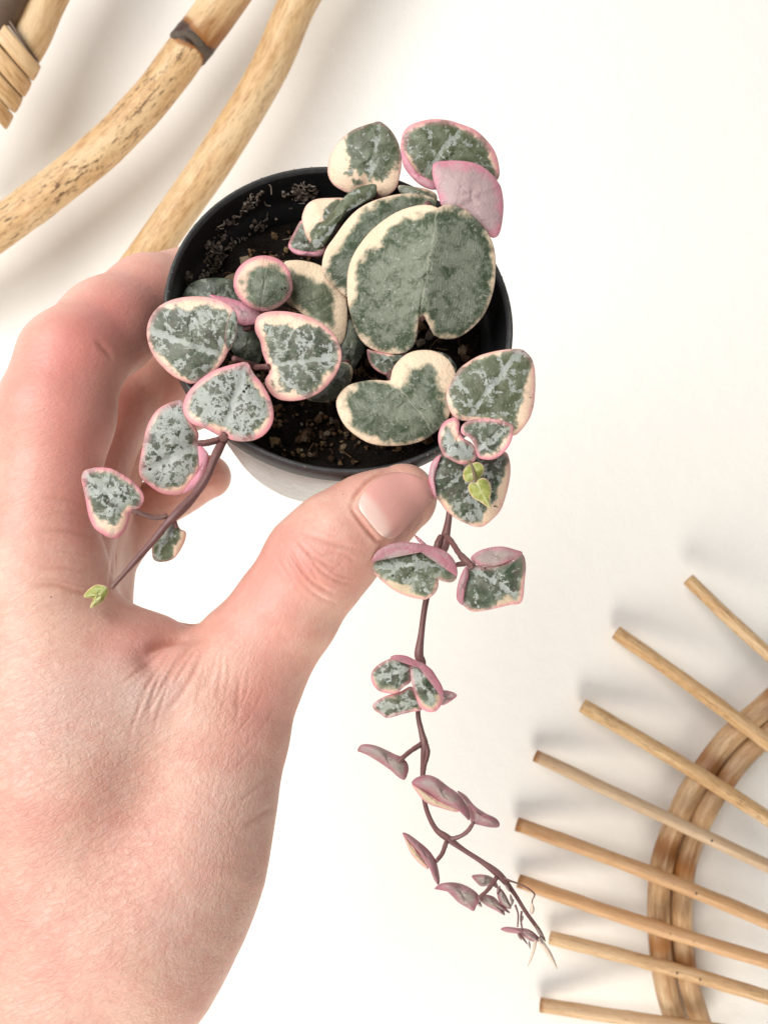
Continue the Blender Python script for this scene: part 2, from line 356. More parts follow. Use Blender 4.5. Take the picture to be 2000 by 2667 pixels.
# big pole with the charred joint
def burn2(UV):
    L = UV[:, 0].max(); return np.clip(1 - np.abs(UV[:, 0] / L - .0) / .36, 0, 1) ** .8 * .95
JT = (411, 98)
p2a = [(600, -190), (560, -118), (522, -57), (478, 8), (444, 55), (411, 98)]
p2b = [(411, 98), (372, 152), (330, 206), (285, 257), (240, 303), (190, 347), (140, 387), (75, 437), (0, 492), (-80, 545), (-190, 605)]
def burnt(UV):
    L = UV[:, 0].max(); t = UV[:, 0] / L; v = UV[:, 1]
    return np.clip(.22 + .62 * np.clip((t - .52) / .48, 0, 1) ** 1.4 - .25 * np.cos(v * 6.28 - .8) + .9 * np.clip((UV[:, 0] - L + .006 + .002 * np.sin(v * 12.6)) / .004, 0, 1), 0, 1.6)
pole(p2a, wr(46, .028), .028, 1.7, .4, burn=burnt, n=60)
def burnb(UV):
    return np.clip(.35 - UV[:, 0] / .02, 0, .4) + 1.3 * np.clip(1 - UV[:, 0] / (.0035 + .0022 * np.sin(UV[:, 1] * 18.8 + 1)), 0, 1)
P2 = pole(p2b, wr(43, .028), .028, 5.3, 1.25, burn=burnb, n=140)
P3 = pole([(770, -230), (708, -100), (645, 2), (592, 125), (545, 212), (510, 270), (440, 378), (360, 492), (290, 590), (215, 690), (150, 790), (110, 880)], wr(41, .032), .032, 4.4, .45)
# charred node collar on the big pole
dd = np.array(JT, float); ax = np.array([430 - 372, 70 - 152.]); ax /= np.linalg.norm(ax)
def collar(c, ln, rad, lump, zig, ph):
    p = wpath([tuple(c - ax * ln), tuple(c), tuple(c + ax * ln)], .028, 17)
    V, Fs, UV = sweep(p, wr(rad, .028), 48, rfun=lambda t, a: 1 + lump * np.sin(math.pi * t) ** .6 * (.45 + .35 * np.sin(2 * a + ph) + .3 * np.sin(5 * a + 2 * ph + 3 * t)) - .04 * (1 - np.sin(math.pi * t)))
    dv = (p[-1] - p[0]) / np.linalg.norm(p[-1] - p[0]); an = UV[:, 1] * 2 * math.pi
    V = V + (zig * FS * K * .42 * (np.sin(2 * an + ph) + .4 * np.sin(5 * an + 1)))[:, None] * dv
    o = link('node_ring', mesh('node_ring', V, Fs, UV), M_CHAR)
    o.parent = P2; o.location = Vector((0, 0, 0)) - frame.location - P2.location
collar(dd + ax * 2, 11, 45, .13, 8, .4)
# cane binding strips: closed flat loops round the pole pair
def strip(c, d2, halfw, seed, wide=72, deep=50, tilt=.42, mat=None):
    """c: centre in F px; d2: direction along pole; loop in the plane across it, slanted"""
    stand = .037
    C0 = P(*S('F', c), WALLD - stand); s = FS * K * (WALLD - stand)
    axd = np.array([d2[0], 0, -d2[1]]); axd /= np.linalg.norm(axd)
    ac = np.array([axd[2], 0, -axd[0]]); ac = ac if ac[0] > 0 else -ac
    a = np.linspace(0, 2 * np.pi, 57); r = np.random.default_rng(int(seed * 10))
    pts = C0 + np.outer(np.cos(a) * wide * s, ac) + np.outer(-np.sin(a) * deep * s, (0, 1, 0)) + np.outer(np.cos(a) * wide * tilt * s + np.sin(a) * 3 * s * r.uniform(-1, 1.3), axd)
    # flat ribbon section
    V = []; UV = []; T = np.gradient(pts, axis=0); T /= np.linalg.norm(T, axis=1)[:, None]
    L = np.concatenate([[0], np.cumsum(np.linalg.norm(np.diff(pts, axis=0), axis=1))])
    prof = [(-1, 0), (-.93, .75), (-.6, 1), (0, 1.08), (.6, 1), (.93, .75), (1, 0), (.8, -.4), (-.8, -.4)]
    for i in range(len(pts)):
        o_ = pts[i] - C0; o_ -= axd * np.dot(o_, axd); o_ /= np.linalg.norm(o_)
        for j, (q, t) in enumerate(prof):
            V.append(pts[i] + axd * q * halfw * s + o_ * t * 5.0 * s); UV.append((L[i], j / 9 * .5))
    m = len(prof); Fs = [(i * m + j, i * m + (j + 1) % m, (i + 1) * m + (j + 1) % m, (i + 1) * m + j) for i in range(len(pts) - 1) for j in range(m)]
    o = link('binding_strip', mesh('binding_strip', V, Fs, UV, {'burn': np.full(len(V), .05)}), mat or M_RAT); adopt(o, frame)
    o['seed'] = float(seed); o['specks'] = 0.1; return o
for i in range(4):
    cx_, cy_ = 27 - i * 19.5, 97 + i * 35
    strip((cx_, cy_), (-.46, .89), 19.3 if i != 3 else 18, 20 + i, 67, 50 + (i % 2) * 2)
strip((39, 68), (-.46, .89), 4, 31, 58, 44, .6, M_DARKRAT); strip((34, 77), (-.46, .89), 7, 33, 57, 43, .5, M_PALE)

# ------------------------------------------------------------------ sunburst frame, lower right
sun = empty('rattan_sunburst', tuple(P(*S('I', (1200, 1500)), WALLD)), 'sunburst of thin rattan sticks radiating across a double cane hoop on white wall', 'wall decoration')
STK = [  # end points in crop I, radius px, standoffs tip/end, tint seed
    ((1035, 190), (1480, 600), 31), ((705, 432), (1480, 1000), 34), ((552, 765), (1480, 1335), 34), ((338, 992), (1480, 1535), 30),
    ((255, 1305), (1480, 1785), 33), ((262, 1563), (1480, 1955), 32), ((405, 1822), (1480, 2120), 32), ((362, 2128), (1480, 2290), 33)]
def hoop(off, r):
    pts = [(1520, 660), (1400, 765), (1240, 905), (1130, 1040), (1035, 1190), (970, 1340), (922, 1490), (908, 1680), (915, 1860), (940, 2040), (985, 2200), (1040, 2360)]
    q = []
    for i, p in enumerate(pts):
        a = np.array(pts[max(i - 1, 0)], float); b = np.array(pts[min(i + 1, len(pts) - 1)], float); t = (b - a) / np.linalg.norm(b - a)
        nn = np.array([-t[1], t[0]]); nn = nn if nn[0] > 0 else -nn
        q.append((*(np.array(p, float) + nn * off), .014))
    path = wpath(q, .014, 90, 'I'); s = K * (WALLD - .014) / 1.74625
    o = tube('hoop', path, r * s, M_RAT, sun, 16, {'burn': lambda UV: .32 * np.clip(np.sin(UV[:, 0] * 160), 0, 1) ** 3 + .42}, rfun=knobby(int(off) + 90, .015))
    o['seed'] = off * .1; o['specks'] = .7; o['grey'] = .35
hoop(-8, 52); hoop(96, 50)
for i, (a, b, wpx) in enumerate(STK):
    a, b = np.array(a, float), np.array(b, float); n_ = 40; t = np.linspace(0, 1, n_)
    hs = .0042 + (.0235 - .0042) * np.clip(t * np.linalg.norm(b - a) / 720, 0, 1.25)
    if i == 0: hs = .008 + .020 * t
    rr = np.random.default_rng(50 + i); bend = rr.normal() * 13
    pts = [(*(a + (b - a) * t[j] + np.array([-.5, .85]) * bend * math.sin(t[j] * math.pi)), hs[j]) for j in range(n_)]
    path = np.array([P(*S('I', p[:2]), WALLD - p[2]) for p in pts]); s = K * (WALLD - .015) / 1.74625
    bb = (0.02, .0, .0, .18, .28, .25, .05, .12)[i]
    o = tube('stick', path, wpx * s * .99, M_RAT, sun, 16, {'burn': lambda UV, bb=bb: np.clip(bb + .25 * np.clip(1 - UV[:, 0] / .035, 0, 1) * (bb > .1) + .4 * np.clip(1 - UV[:, 0] / .0012, 0, 1), 0, 1)}, rfun=knobby(60 + i, .028))
    o['seed'] = 30. + i * 2.3; o['specks'] = .95; o['orange'] = (0., .1, .0, .15, .75, .9, .2, .35)[i]; o['grey'] = (0., .0, .0, .8, .1, 0., .1, .3)[i]
    # two pin heads where the stick crosses the hoop
    for f in (.0, 1.):
        hx = np.interp(a[1] + (b[1] - a[1]) * .5, [600, 905, 1190, 1490, 1860, 2200], [1480, 1240, 1035, 935, 930, 1000]) + 20 + f * 105
        tt = (hx - a[0]) / (b[0] - a[0])
        if not 0 < tt < .97: continue
        c = np.array([np.interp(tt, t, path[:, j]) for j in range(3)]) + np.array([0, -wpx * s * 1.0, 0])
        an = np.linspace(0, 2 * np.pi, 9)[:-1]; r_ = .0008
        V = [c + np.array([math.cos(q) * r_, 0.0002, math.sin(q) * r_]) for q in an] + [c + np.array([math.cos(q) * r_, .0012, math.sin(q) * r_]) for q in an] + [c + np.array([0, -.0002, 0])]
        Fs = [(16, j, (j + 1) % 8) for j in range(8)] + [(j, j + 8, (j + 1) % 8 + 8, (j + 1) % 8) for j in range(8)]
        pn = link('pin', mesh('pin', V, Fs), M_NAILHEAD); pn.parent = o; pn.location = Vector((0, 0, 0)) - sun.location - o.location

# ------------------------------------------------------------------ pot
PC = P(891.2, 811.3, .2109); PN = np.array([.1488, -1, .369]); PN /= np.linalg.norm(PN)
PU = np.cross(PN, [0, 0, 1]); PU /= np.linalg.norm(PU); PV = np.cross(PN, PU)
def on_axis(r, h, a):   # h along the mouth normal
    return PC + PN * h + (PU * math.cos(a) + PV * math.sin(a)) * r
def lathe(name, prof, n, mat, parent=None):
    V = [on_axis(r, h, 2 * math.pi * j / n) for r, h in prof for j in range(n)]
    Fs = [(i * n + j, i * n + (j + 1) % n, (i + 1) * n + (j + 1) % n, (i + 1) * n + j) for i in range(len(prof) - 1) for j in range(n)]
    if prof[-1][0] < 1e-4: pass
    o = link(name, mesh(name, V, Fs), mat)
    if parent is not None: adopt(o, parent)
    return o
HB = -.048
pot = empty('plant_pot', tuple(PC + PN * HB), 'small round black plastic pot held tilted between thumb and fingers', 'plant pot')
M_RIM = mat_plain('rim_plastic', (.012, .013, .015), (.060, .060, .060), 700, .5, .0002, .6)
lathe('rim', [(.0338, -.0005), (.0342, .0002), (.0346, .0004), (.0350, 0), (.0352, -.001), (.0350, -.0038), (.0346, -.0046), (.0338, -.0046)], 96, M_RIM, pot)
lathe('inner_wall', [(.0338, -.0005), (.0333, -.0016), (.0327, -.006), (.0318, -.0078), (.0312, -.0082), (.0300, -.016), (.0226, HB + .002), (.0, HB + .002)], 96, M_POT, pot)
cover = empty('cover_pot', tuple(PC + PN * (HB - .001)), 'pale grey dusty cover pot seen below the black rim', 'pot')
lathe('side', [(.0331, -.0047), (.0336, -.0048), (.0337, -.0056), (.0285, -.027), (.0238, HB + .0015), (.0228, HB + .0002)], 96, M_COVER, cover)
lathe('base', [(.0228, HB + .0002), (.0215, HB), (.020, HB + .001), (.0, HB + .001)], 96, M_COVER, cover)
# soil surface
def soil_h(x, y): return -.0122 + .0016 * math.sin(x * 210 + 1) * math.cos(y * 170) + .0009 * math.sin(x * 530 + y * 410) + .0006 * math.sin(y * 900 + x * 300)
V = []; Fs = []; nr, na = 22, 80
for i in range(nr + 1):
    for j in range(na):
        r = .0305 * i / nr; a = 2 * math.pi * j / na; x, y = r * math.cos(a), r * math.sin(a)
        V.append(PC + PU * x + PV * y + PN * (soil_h(x, y) + random.gauss(0, .0004)))
for i in range(nr):
    for j in range(na): Fs.append((i * na + j, i * na + (j + 1) % na, (i + 1) * na + (j + 1) % na, (i + 1) * na + j))
soil = link('potting_soil', mesh('potting_soil', V, Fs, smooth=False), M_SOIL); soil['kind'] = 'stuff'; soil['label'] = 'dark crumbly potting soil inside the black pot'
# crumbs, fibres and dust clinging to soil and inner wall
ICO = None
def ico():
    global ICO
    if ICO is None:
        f = (1 + 5 ** .5) / 2
        v = np.array([(-1, f, 0), (1, f, 0), (-1, -f, 0), (1, -f, 0), (0, -1, f), (0, 1, f), (0, -1, -f), (0, 1, -f), (f, 0, -1), (f, 0, 1), (-f, 0, -1), (-f, 0, 1)]) / math.sqrt(1 + f * f)
        ICO = v, [(0, 11, 5), (0, 5, 1), (0, 1, 7), (0, 7, 10), (0, 10, 11), (1, 5, 9), (5, 11, 4), (11, 10, 2), (10, 7, 6), (7, 1, 8), (3, 9, 4), (3, 4, 2), (3, 2, 6), (3, 6, 8), (3, 8, 9), (4, 9, 5), (2, 4, 11), (6, 2, 10), (8, 6, 7), (9, 8, 1)]
    return ICO
CV, CF = [], []
def crumb(c, s, stretch=None):
    v, f = ico(); q = v * RNG.uniform(.55, 1.3, (12, 1)) * s * RNG.uniform(.6, 1.2, 3)
    R, _ = np.linalg.qr(RNG.normal(size=(3, 3))); b = len(CV); CV.extend(list(q @ R.T + c)); CF.extend([tuple(i + b for i in t) for t in f])
def fibre(c, ln, r):
    d = RNG.normal(size=3); d -= PN * np.dot(d, PN) * .6; d /= np.linalg.norm(d); e = np.cross(d, RNG.normal(size=3)); e /= np.linalg.norm(e)
    p = [c + d * ln * t + e * ln * .35 * math.sin(t * 3 + 1) for t in np.linspace(-.5, .5, 6)]
    v, f, _ = sweep(p, r, 5, cap=False); b = len(CV); CV.extend(list(v)); CF.extend([tuple(i + b for i in t) for t in f])
for i in range(520):
    r, a = .0285 * math.sqrt(random.random()), random.uniform(0, 6.283); x, y = r * math.cos(a), r * math.sin(a)
    crumb(PC + PU * x + PV * y + PN * (soil_h(x, y) + .0005), random.choice((.0003, .0004, .0005, 0.0007, .0009, .0012, .0016)))
for i in range(150):    # larger bark and root lumps lying towards the front
    for _ in range(60):
        r, a = .0280 * math.sqrt(random.random()), random.uniform(0, 6.283); x, y = r * math.cos(a), r * math.sin(a)
        c = PC + PU * x + PV * y + PN * (soil_h(x, y) + .0004)
        if (CAMZ - c[2]) / (K * (c[1] - CAMY)) + 1333.5 > 950: break
    s0 = random.choice((.0005, .0007, .0009, .0012))
    for _ in range(4): crumb(c + RNG.normal(size=3) * s0 * .6, s0 * random.uniform(.4, .9))
for i in range(70):
    r, a = .027 * math.sqrt(random.random()), random.uniform(0, 6.283); x, y = r * math.cos(a), r * math.sin(a)
    fibre(PC + PU * x + PV * y + PN * (soil_h(x, y) + .001), random.uniform(.002, .006), .00012)
cr = link('soil_crumbs', mesh('soil_crumbs', CV, CF, smooth=False), M_CRUMB); cr['kind'] = 'stuff'; cr['label'] = 'brown soil crumbs and root fibres lying on the potting soil'
CV, CF = [], []
def wall_r(h): return np.interp(h, [-.016, -.0082, -.0078, -.006, -.0016, 0], [.0300, .0312, .0318, .0327, .0333, .0336])
def ang_of(px, py):     # direction round the mouth towards a photo pixel
    q = P(px, py, .211) - PC; return math.atan2(np.dot(q, PV), np.dot(q, PU))
for (px, py, num, hh, sa, sh) in ((590, 590, 46, -.0075, .035, .0016), (690, 510, 34, -.0040, .060, .0006), (820, 485, 90, -.0050, .055, .0012), (640, 640, 40, -.0125, .050, .0012), (680, 600, 36, -.0115, .05, .0014), (500, 690, 22, -.0060, .02, .0006), (570, 680, 26, -.0105, .06, .0012), (610, 530, 16, -.0050, .05, .001), (740, 560, 24, -.0100, .06, .0012), (560, 620, 24, -.0095, .1, .002), (700, 480, 10, -.0020, .05, .0005)):
    a0 = ang_of(px, py)
    for i in range(num):
        a = a0 + random.gauss(0, sa); h = min(-.001, hh + random.gauss(0, sh)); r = wall_r(h) - .0003
        c = on_axis(r, h, a)
        if random.random() < .62: crumb(c, random.choice((.0003, .0004, .0005, .0006)))
        else: fibre(c, random.uniform(.0010, .0024), random.uniform(.00010, .00018))
for i in range(150):
    a = random.uniform(0, 6.283); crumb(on_axis(random.uniform(.0343, .0349), .0003, a + 0), random.choice((.00008, .00012, .00017)))
db = link('pot_wall_debris', mesh('pot_wall_debris', CV, CF, smooth=False), mat_crumb(True)); db['kind'] = 'stuff'; db['label'] = 'pale dry soil debris stuck to the inner pot wall'

# ------------------------------------------------------------------ hand (one continuous surface from a signed distance field)
def pt(x, y, d): return P(x * FS, y * FS, d)
def chain(*nodes):      # nodes: (x, y, d, r px) in F pixels
    return [(pt(*n[:3]), n[3] * FS * K * n[2]) for n in nodes]
PALM = [chain((95, 1270, .197, 138), (150, 1700, .192, 200), (120, 2330, .186, 215)),
        chain((100, 1290, .214, 128), (160, 1750, .208, 190), (160, 2350, .203, 205)),
        chain((120, 1275, .232, 112), (200, 1780, .224, 165), (190, 2350, .215, 190)),
        chain((165, 1265, .247, 104), (235, 1750, .238, 140), (220, 2350, .228, 165)),
        chain((185, 1487, .203, 182), (300, 1512, .200, 178), (425, 1532, .199, 166)),
        chain((545, 1425, .199, 110), (495, 1620, .196, 108), (452, 1730, .193, 138), (405, 1850, .190, 165), (358, 1945, .188, 178), (285, 2040, .186, 203), (170, 2230, .184, 205), (120, 2450, .184, 200))]
THUMB = chain((545, 1425, .199, 116), (615, 1325, .1985, 110), (685, 1217, .198, 111), (735, 1165, .1985, 103), (800, 1117, .200, 90), (868, 1076, .2025, 76))
INDEX = chain((80, 1250, .197, 135), (100, 1050, .198, 108), (120, 895, .199, 121), (152, 780, .201, 108), (232, 708, .211, 102), (320, 645, .222, 90), (440, 600, .240, 76))
MIDDLE = chain((110, 1270, .215, 125), (165, 1060, .228, 100), (213, 900, .238, 101), (300, 830, .247, 88), (400, 780, .256, 80), (500, 745, .264, 70))
RING = chain((130, 1265, .232, 112), (190, 1100, .246, 88), (245, 960, .256, 84), (330, 895, .264, 74), (420, 850, .268, 70), (510, 815, .270, 64))
PINKY = chain((180, 1255, .247, 100), (245, 1170, .256, 66), (300, 1118, .262, 58), (390, 1052, .264, 53), (452, 1030, .262, 47))
def cone_sd(p, a, ra, b, rb):
    ba = b - a; t = np.clip(((p - a) @ ba) / ba.dot(ba), 0, 1)
    q = p - a - t[:, None] * ba
    return np.sqrt((q * q).sum(1)) - (ra + (rb - ra) * t)
def smin(a, b, k):
    h = np.clip(.5 + .5 * (b - a) / k, 0, 1); return b + (a - b) * h - k * h * (1 - h)
def chain_sd(p, ch, k):
    d = None
    for (a, ra), (b, rb) in zip(ch[:-1], ch[1:]):
        e = cone_sd(p, a, ra, b, rb); d = e if d is None else smin(d, e, k)
    return d
def hand_sd(p):
    d = None
    for ch in PALM:
        e = chain_sd(p, ch, .004); d = e if d is None else smin(d, e, .008)
    d = smin(d, chain_sd(p, THUMB, .003), .0045)
    for ch, kk in ((INDEX, .008), (MIDDLE, .008), (RING, .007), (PINKY, .007)):
        root = ch[0][0]; q = p - root; w_ = np.exp(-(q * q).sum(1) / .017 ** 2)
        d = smin(d, chain_sd(p, ch, .003), .0007 + kk * w_)
    return d
def grid_surface(f, lo, hi, h):
    n = [int(math.ceil((hi[i] - lo[i]) / h)) + 1 for i in range(3)]
    X = [lo[i] + h * np.arange(n[i]) for i in range(3)]
    # coarse pass to skip empty space
    hc = h * 4; nc = [(n[i] + 3) // 4 + 1 for i in range(3)]
    Fv = np.full(n, 1.0, np.float32)
    yy, zz = np.meshgrid(X[1], X[2], indexing='ij')
    C = [lo[i] + hc * np.arange(nc[i]) for i in range(3)]
    cg = np.stack(np.meshgrid(*C, indexing='ij'), -1).reshape(-1, 3)
    fc = f(cg).reshape(nc)
    near = np.abs(fc) < hc * 2.2
    fine_near = np.repeat(np.repeat(np.repeat(near, 4, 0), 4, 1), 4, 2); fine_s = np.repeat(np.repeat(np.repeat(fc, 4, 0), 4, 1), 4, 2)
    sh = 2                                   # centre the coarse samples on their block
    fine_near = np.roll(fine_near, (-0, -0, -0), (0, 1, 2))[:n[0], :n[1], :n[2]]; fine_s = fine_s[:n[0], :n[1], :n[2]]
    Fv[:] = np.sign(fine_s)
    I = np.nonzero(fine_near)
    pts = np.stack([X[0][I[0]], X[1][I[1]], X[2][I[2]]], 1)
    val = np.empty(len(pts), np.float32)
    for s in range(0, len(pts), 200000): val[s:s + 200000] = f(pts[s:s + 200000])
    Fv[I] = val
    Sg = Fv < 0
    c = Sg[:-1, :-1, :-1].astype(np.int8)
    cnt = sum(Sg[i:n[0] - 1 + i, j:n[1] - 1 + j, k:n[2] - 1 + k].astype(np.int8) for i in (0, 1) for j in (0, 1) for k in (0, 1))
    act = (cnt > 0) & (cnt < 8); A = np.stack(np.nonzero(act), 1)
    idx = -np.ones(act.shape, np.int64); idx[tuple(A.T)] = np.arange(len(A))
    acc = np.zeros((len(A), 3)); num = np.zeros(len(A))
    cor = [(i, j, k) for i in (0, 1) for j in (0, 1) for k in (0, 1)]
    for a in cor:
        for ax_ in range(3):
            if a[ax_]: continue
            b = list(a); b[ax_] = 1
            fa = Fv[A[:, 0] + a[0], A[:, 1] + a[1], A[:, 2] + a[2]]; fb = Fv[A[:, 0] + b[0], A[:, 1] + b[1], A[:, 2] + b[2]]
            m = (fa < 0) != (fb < 0); t = np.where(m, fa / np.where(m, fa - fb, 1), 0)
            pos = np.array(a, float) + np.outer(t, np.array(b) - np.array(a)); acc[m] += pos[m]; num[m] += 1
    V = (A + acc / num[:, None]) * h + np.array(lo)
    Q = []
    for ax_ in range(3):
        o1, o2 = [(1, 2), (2, 0), (0, 1)][ax_]
        s1 = [slice(None)] * 3; s2 = [slice(None)] * 3; s1[ax_] = slice(0, -1); s2[ax_] = slice(1, None)
        ch = Sg[tuple(s1)] != Sg[tuple(s2)]; E = np.stack(np.nonzero(ch), 1)
        ok = (E[:, o1] > 0) & (E[:, o2] > 0) & (E[:, o1] < n[o1] - 1) & (E[:, o2] < n[o2] - 1); E = E[ok]
        flip = Sg[tuple(E.T)]
        def g(d1, d2):
            e = E.copy(); e[:, o1] -= d1; e[:, o2] -= d2; return idx[tuple(e.T)]
        q = np.stack([g(1, 1), g(0, 1), g(0, 0), g(1, 0)], 1)
        q[~flip] = q[~flip][:, ::-1]; Q.append(q)
    Q = np.concatenate(Q); Q = Q[(Q >= 0).all(1)]
    return V, Q
HV, HQ = grid_surface(hand_sd, (-.088, CAMY + .158, 1.262), (.020, CAMY + .286, 1.462), .00068)
def grad(p, e=2e-4):
    g = np.stack([hand_sd(p + np.eye(3)[i] * e) - hand_sd(p - np.eye(3)[i] * e) for i in range(3)], 1)
    return g / np.maximum(np.linalg.norm(g, axis=1), 1e-9)[:, None]
def split_quads(V, Q):      # each quad into four, so creases have enough points
    E = np.stack([Q, np.roll(Q, -1, 1)], -1); E.sort(-1); U_, inv = np.unique(E.reshape(-1, 2), axis=0, return_inverse=True); inv = inv.reshape(len(Q), 4)
    nv = len(V); em = V[U_].mean(1); fm = V[Q].mean(1); e = inv + nv; c = np.arange(len(Q)) + nv + len(U_)
    return np.concatenate([V, em, fm]), np.concatenate([np.stack([Q[:, i], e[:, i], c, e[:, i - 1]], 1) for i in range(4)])
HV, HQ = split_quads(HV, HQ)
def grad4(p, e=2e-4):
    t4 = np.array([(1, -1, -1), (-1, -1, 1), (-1, 1, -1), (1, 1, 1)], float); vals = [hand_sd(p + k_ * e) for k_ in t4]
    g = sum(v_[:, None] * k_ for v_, k_ in zip(vals, t4)); g /= np.maximum(np.linalg.norm(g, axis=1), 1e-12)[:, None]
    return g, sum(vals) / 4
G, sd_ = grad4(HV); HV = HV - G * sd_[:, None]
dep = HV[:, 1] - CAMY
HX = (HV[:, 0] / (K * dep) + 1000) / FS; HY = ((CAMZ - HV[:, 2]) / (K * dep) + 1333.5) / FS       # photo position in F px
front = G[:, 1] < .35
def poly_dist(X, Y, pts):
    pts = spline(np.array(pts, float), 24); d = np.full(len(X), 1e9); along = np.zeros(len(X))
    for i, (a, b) in enumerate(zip(pts[:-1], pts[1:])):
        ba = b - a; t = np.clip(((X - a[0]) * ba[0] + (Y - a[1]) * ba[1]) / max(ba.dot(ba), 1e-9), 0, 1)
        e = np.hypot(X - a[0] - t * ba[0], Y - a[1] - t * ba[1]); m = e < d; d = np.where(m, e, d); along = np.where(m, (i + t) / 23, along)
    return d, np.clip(np.minimum(along, 1 - along) / .28, 0, 1) ** .8
CREASES = [
    ([(418, 1362), (385, 1372), (355, 1390), (325, 1425)], 30, 1.5), ([(405, 1366), (365, 1376), (332, 1392), (315, 1410)], 8, .8),
    ([(365, 1387), (310, 1440), (250, 1491)], 3.5, .2), ([(376, 1392), (335, 1455), (292, 1522)], 3.5, .26), ([(396, 1397), (355, 1475), (313, 1553)], 3.5, .28), ([(433, 1387), (400, 1440), (365, 1491)], 3.5, .26), ([(339, 1449), (305, 1520), (276, 1595)], 3.5, .2),
    ([(350, 1440), (330, 1500), (300, 1570)], 3, .18), ([(380, 1440), (352, 1510), (330, 1580)], 3, .18), ([(452, 1392), (440, 1450), (420, 1530)], 3, .16), ([(500, 1420), (492, 1480), (470, 1560)], 3, .12), ([(540, 1440), (530, 1500), (500, 1580)], 3, .12),
    ([(575, 1480), (545, 1540), (500, 1600)], 3, .1), ([(600, 1520), (560, 1580), (515, 1625)], 3, .1), ([(560, 1600), (520, 1650), (480, 1680)], 3, .1),
    ([(75, 1250), (130, 1255), (185, 1268), (230, 1275)], 3, .16), ([(100, 1190), (160, 1195), (215, 1210)], 3, .1), ([(110, 1105), (160, 1110), (205, 1118)], 3, .12), ([(20, 1300), (90, 1310), (150, 1305)], 3, .08),  # F px polylines, half width px, depth mm, depth window
    ([(622, 1178), (645, 1222), (680, 1262), (725, 1285)], 3.5, .30), ([(640, 1165), (668, 1195), (700, 1218), (735, 1232)], 3.5, .26),
    ([(618, 1210), (650, 1255), (690, 1290), (735, 1308)], 3.5, .2), ([(660, 1190), (690, 1230), (730, 1255), (765, 1262)], 3.5, .24), ([(690, 1205), (715, 1195), (748, 1200), (770, 1218)], 3.5, .16),
    ([(650, 1150), (690, 1165), (735, 1180), (790, 1190)], 5, .18),
    ([(425, 1370), (400, 1410), (375, 1450), (345, 1500)], 6, .3), ([(445, 1380), (430, 1430), (405, 1480), (360, 1540)], 5, .25),
    ([(470, 1400), (460, 1450), (440, 1500)], 5, .2), ([(520, 1455), (515, 1500), (510, 1550)], 5, .18),
    ([(60, 1270), (120, 1265), (180, 1282), (240, 1285)], 6, .30), ([(80, 1230), (140, 1228), (200, 1240)], 5, .15), ([(90, 1145), (150, 1150), (210, 1165)], 6, .2), ([(85, 1075), (135, 1080), (190, 1092)], 5, .15),
    ([(245, 775), (222, 750), (205, 735)], 6, .35), ([(240, 1010), (215, 1025), (180, 1030)], 5, .15),
    ([(585, 1668), (568, 1690), (540, 1715), (505, 1742)], 4, .15), ([(592, 1740), (560, 1765), (525, 1790)], 6, .22), ([(250, 1160), (243, 1220), (232, 1290)], 4, .3), ([(262, 1170), (262, 1230)], 4, .2),
    ([(600, 1150), (625, 1195), (660, 1240), (705, 1275)], 3, .12), ([(590, 1190), (625, 1250), (670, 1300)], 3, .12), ([(655, 1205), (672, 1228), (690, 1262), (720, 1280)], 3, .16), ([(700, 1225), (735, 1245), (768, 1250)], 3, .14), ([(705, 1255), (722, 1230), (745, 1215)], 3, .12), ([(670, 1150), (715, 1172), (760, 1185)], 3, .1),
    ([(455, 1395), (450, 1450), (425, 1520)], 4, .14), ([(480, 1380), (478, 1440), (470, 1520)], 4, .12), ([(385, 1395), (360, 1440), (330, 1500), (320, 1560)], 5, .2),
    ([(760, 1098), (768, 1070), (800, 1035), (845, 1012)], 4, .5), ([(756, 1085), (762, 1102), (785, 1134), (815, 1168), (835, 1176)], 4, .5)]
crease = np.zeros(len(HV)); disp = np.zeros(len(HV))
for pts, wd, dp in CREASES:
    d, tap = poly_dist(HX, HY, pts); tap = tap if wd < 20 else 1.; e = tap * np.exp(-(d / wd) ** 2) * front * (dep < .236); dp *= .8 if wd < 20 else 1
    crease = np.maximum(crease, e * min(1, dp / .4) * (.25 if wd > 20 else 1)); disp -= dp * e - (.25 if wd < 20 else .1) * dp * np.exp(-((d - wd * 2.2) / (wd * 1.4)) ** 2) * tap * front * (dep < .236)
HV = HV + G * (disp * .001)[:, None]
def blob(x, y, sx, sy, ang=0):
    c_, s_ = math.cos(ang), math.sin(ang); X, Y = HX - x, HY - y
    return np.exp(-((X * c_ + Y * s_) / sx) ** 2 - ((-X * s_ + Y * c_) / sy) ** 2)
red = (1.0 * blob(230, 690, 190, 80, -.6) + .8 * blob(150, 900, 130, 180) + .7 * blob(560, 1520, 60, 120, .3) + .6 * blob(570, 1290, 90, 140, .6) + .5 * blob(640, 1200, 60, 70) + .35 * blob(850, 1130, 80, 60) + .6 * blob(300, 1400, 110, 60)
       + .45 * blob(370, 860, 60, 60) * (dep > .24) + .5 * blob(430, 1050, 90, 50) + .25 * blob(330, 1820, 140, 110) + .35 * blob(720, 1250, 70, 50) + .3 * blob(90, 1100, 120, 140) + .25 * blob(60, 1950, 120, 130))
cool = .7 * blob(240, 1500, 120, 90, -.5) + .6 * blob(330, 1500, 60, 70, .8) + .35 * blob(480, 1750, 70, 120, .4) + .4 * blob(60, 1560, 110, 120) + .45 * blob(420, 2000, 120, 90)
rough = .25 + .75 * np.clip((HY - 1280) / 250, 0, 1) * np.clip((700 - HX) / 200, .2, 1)
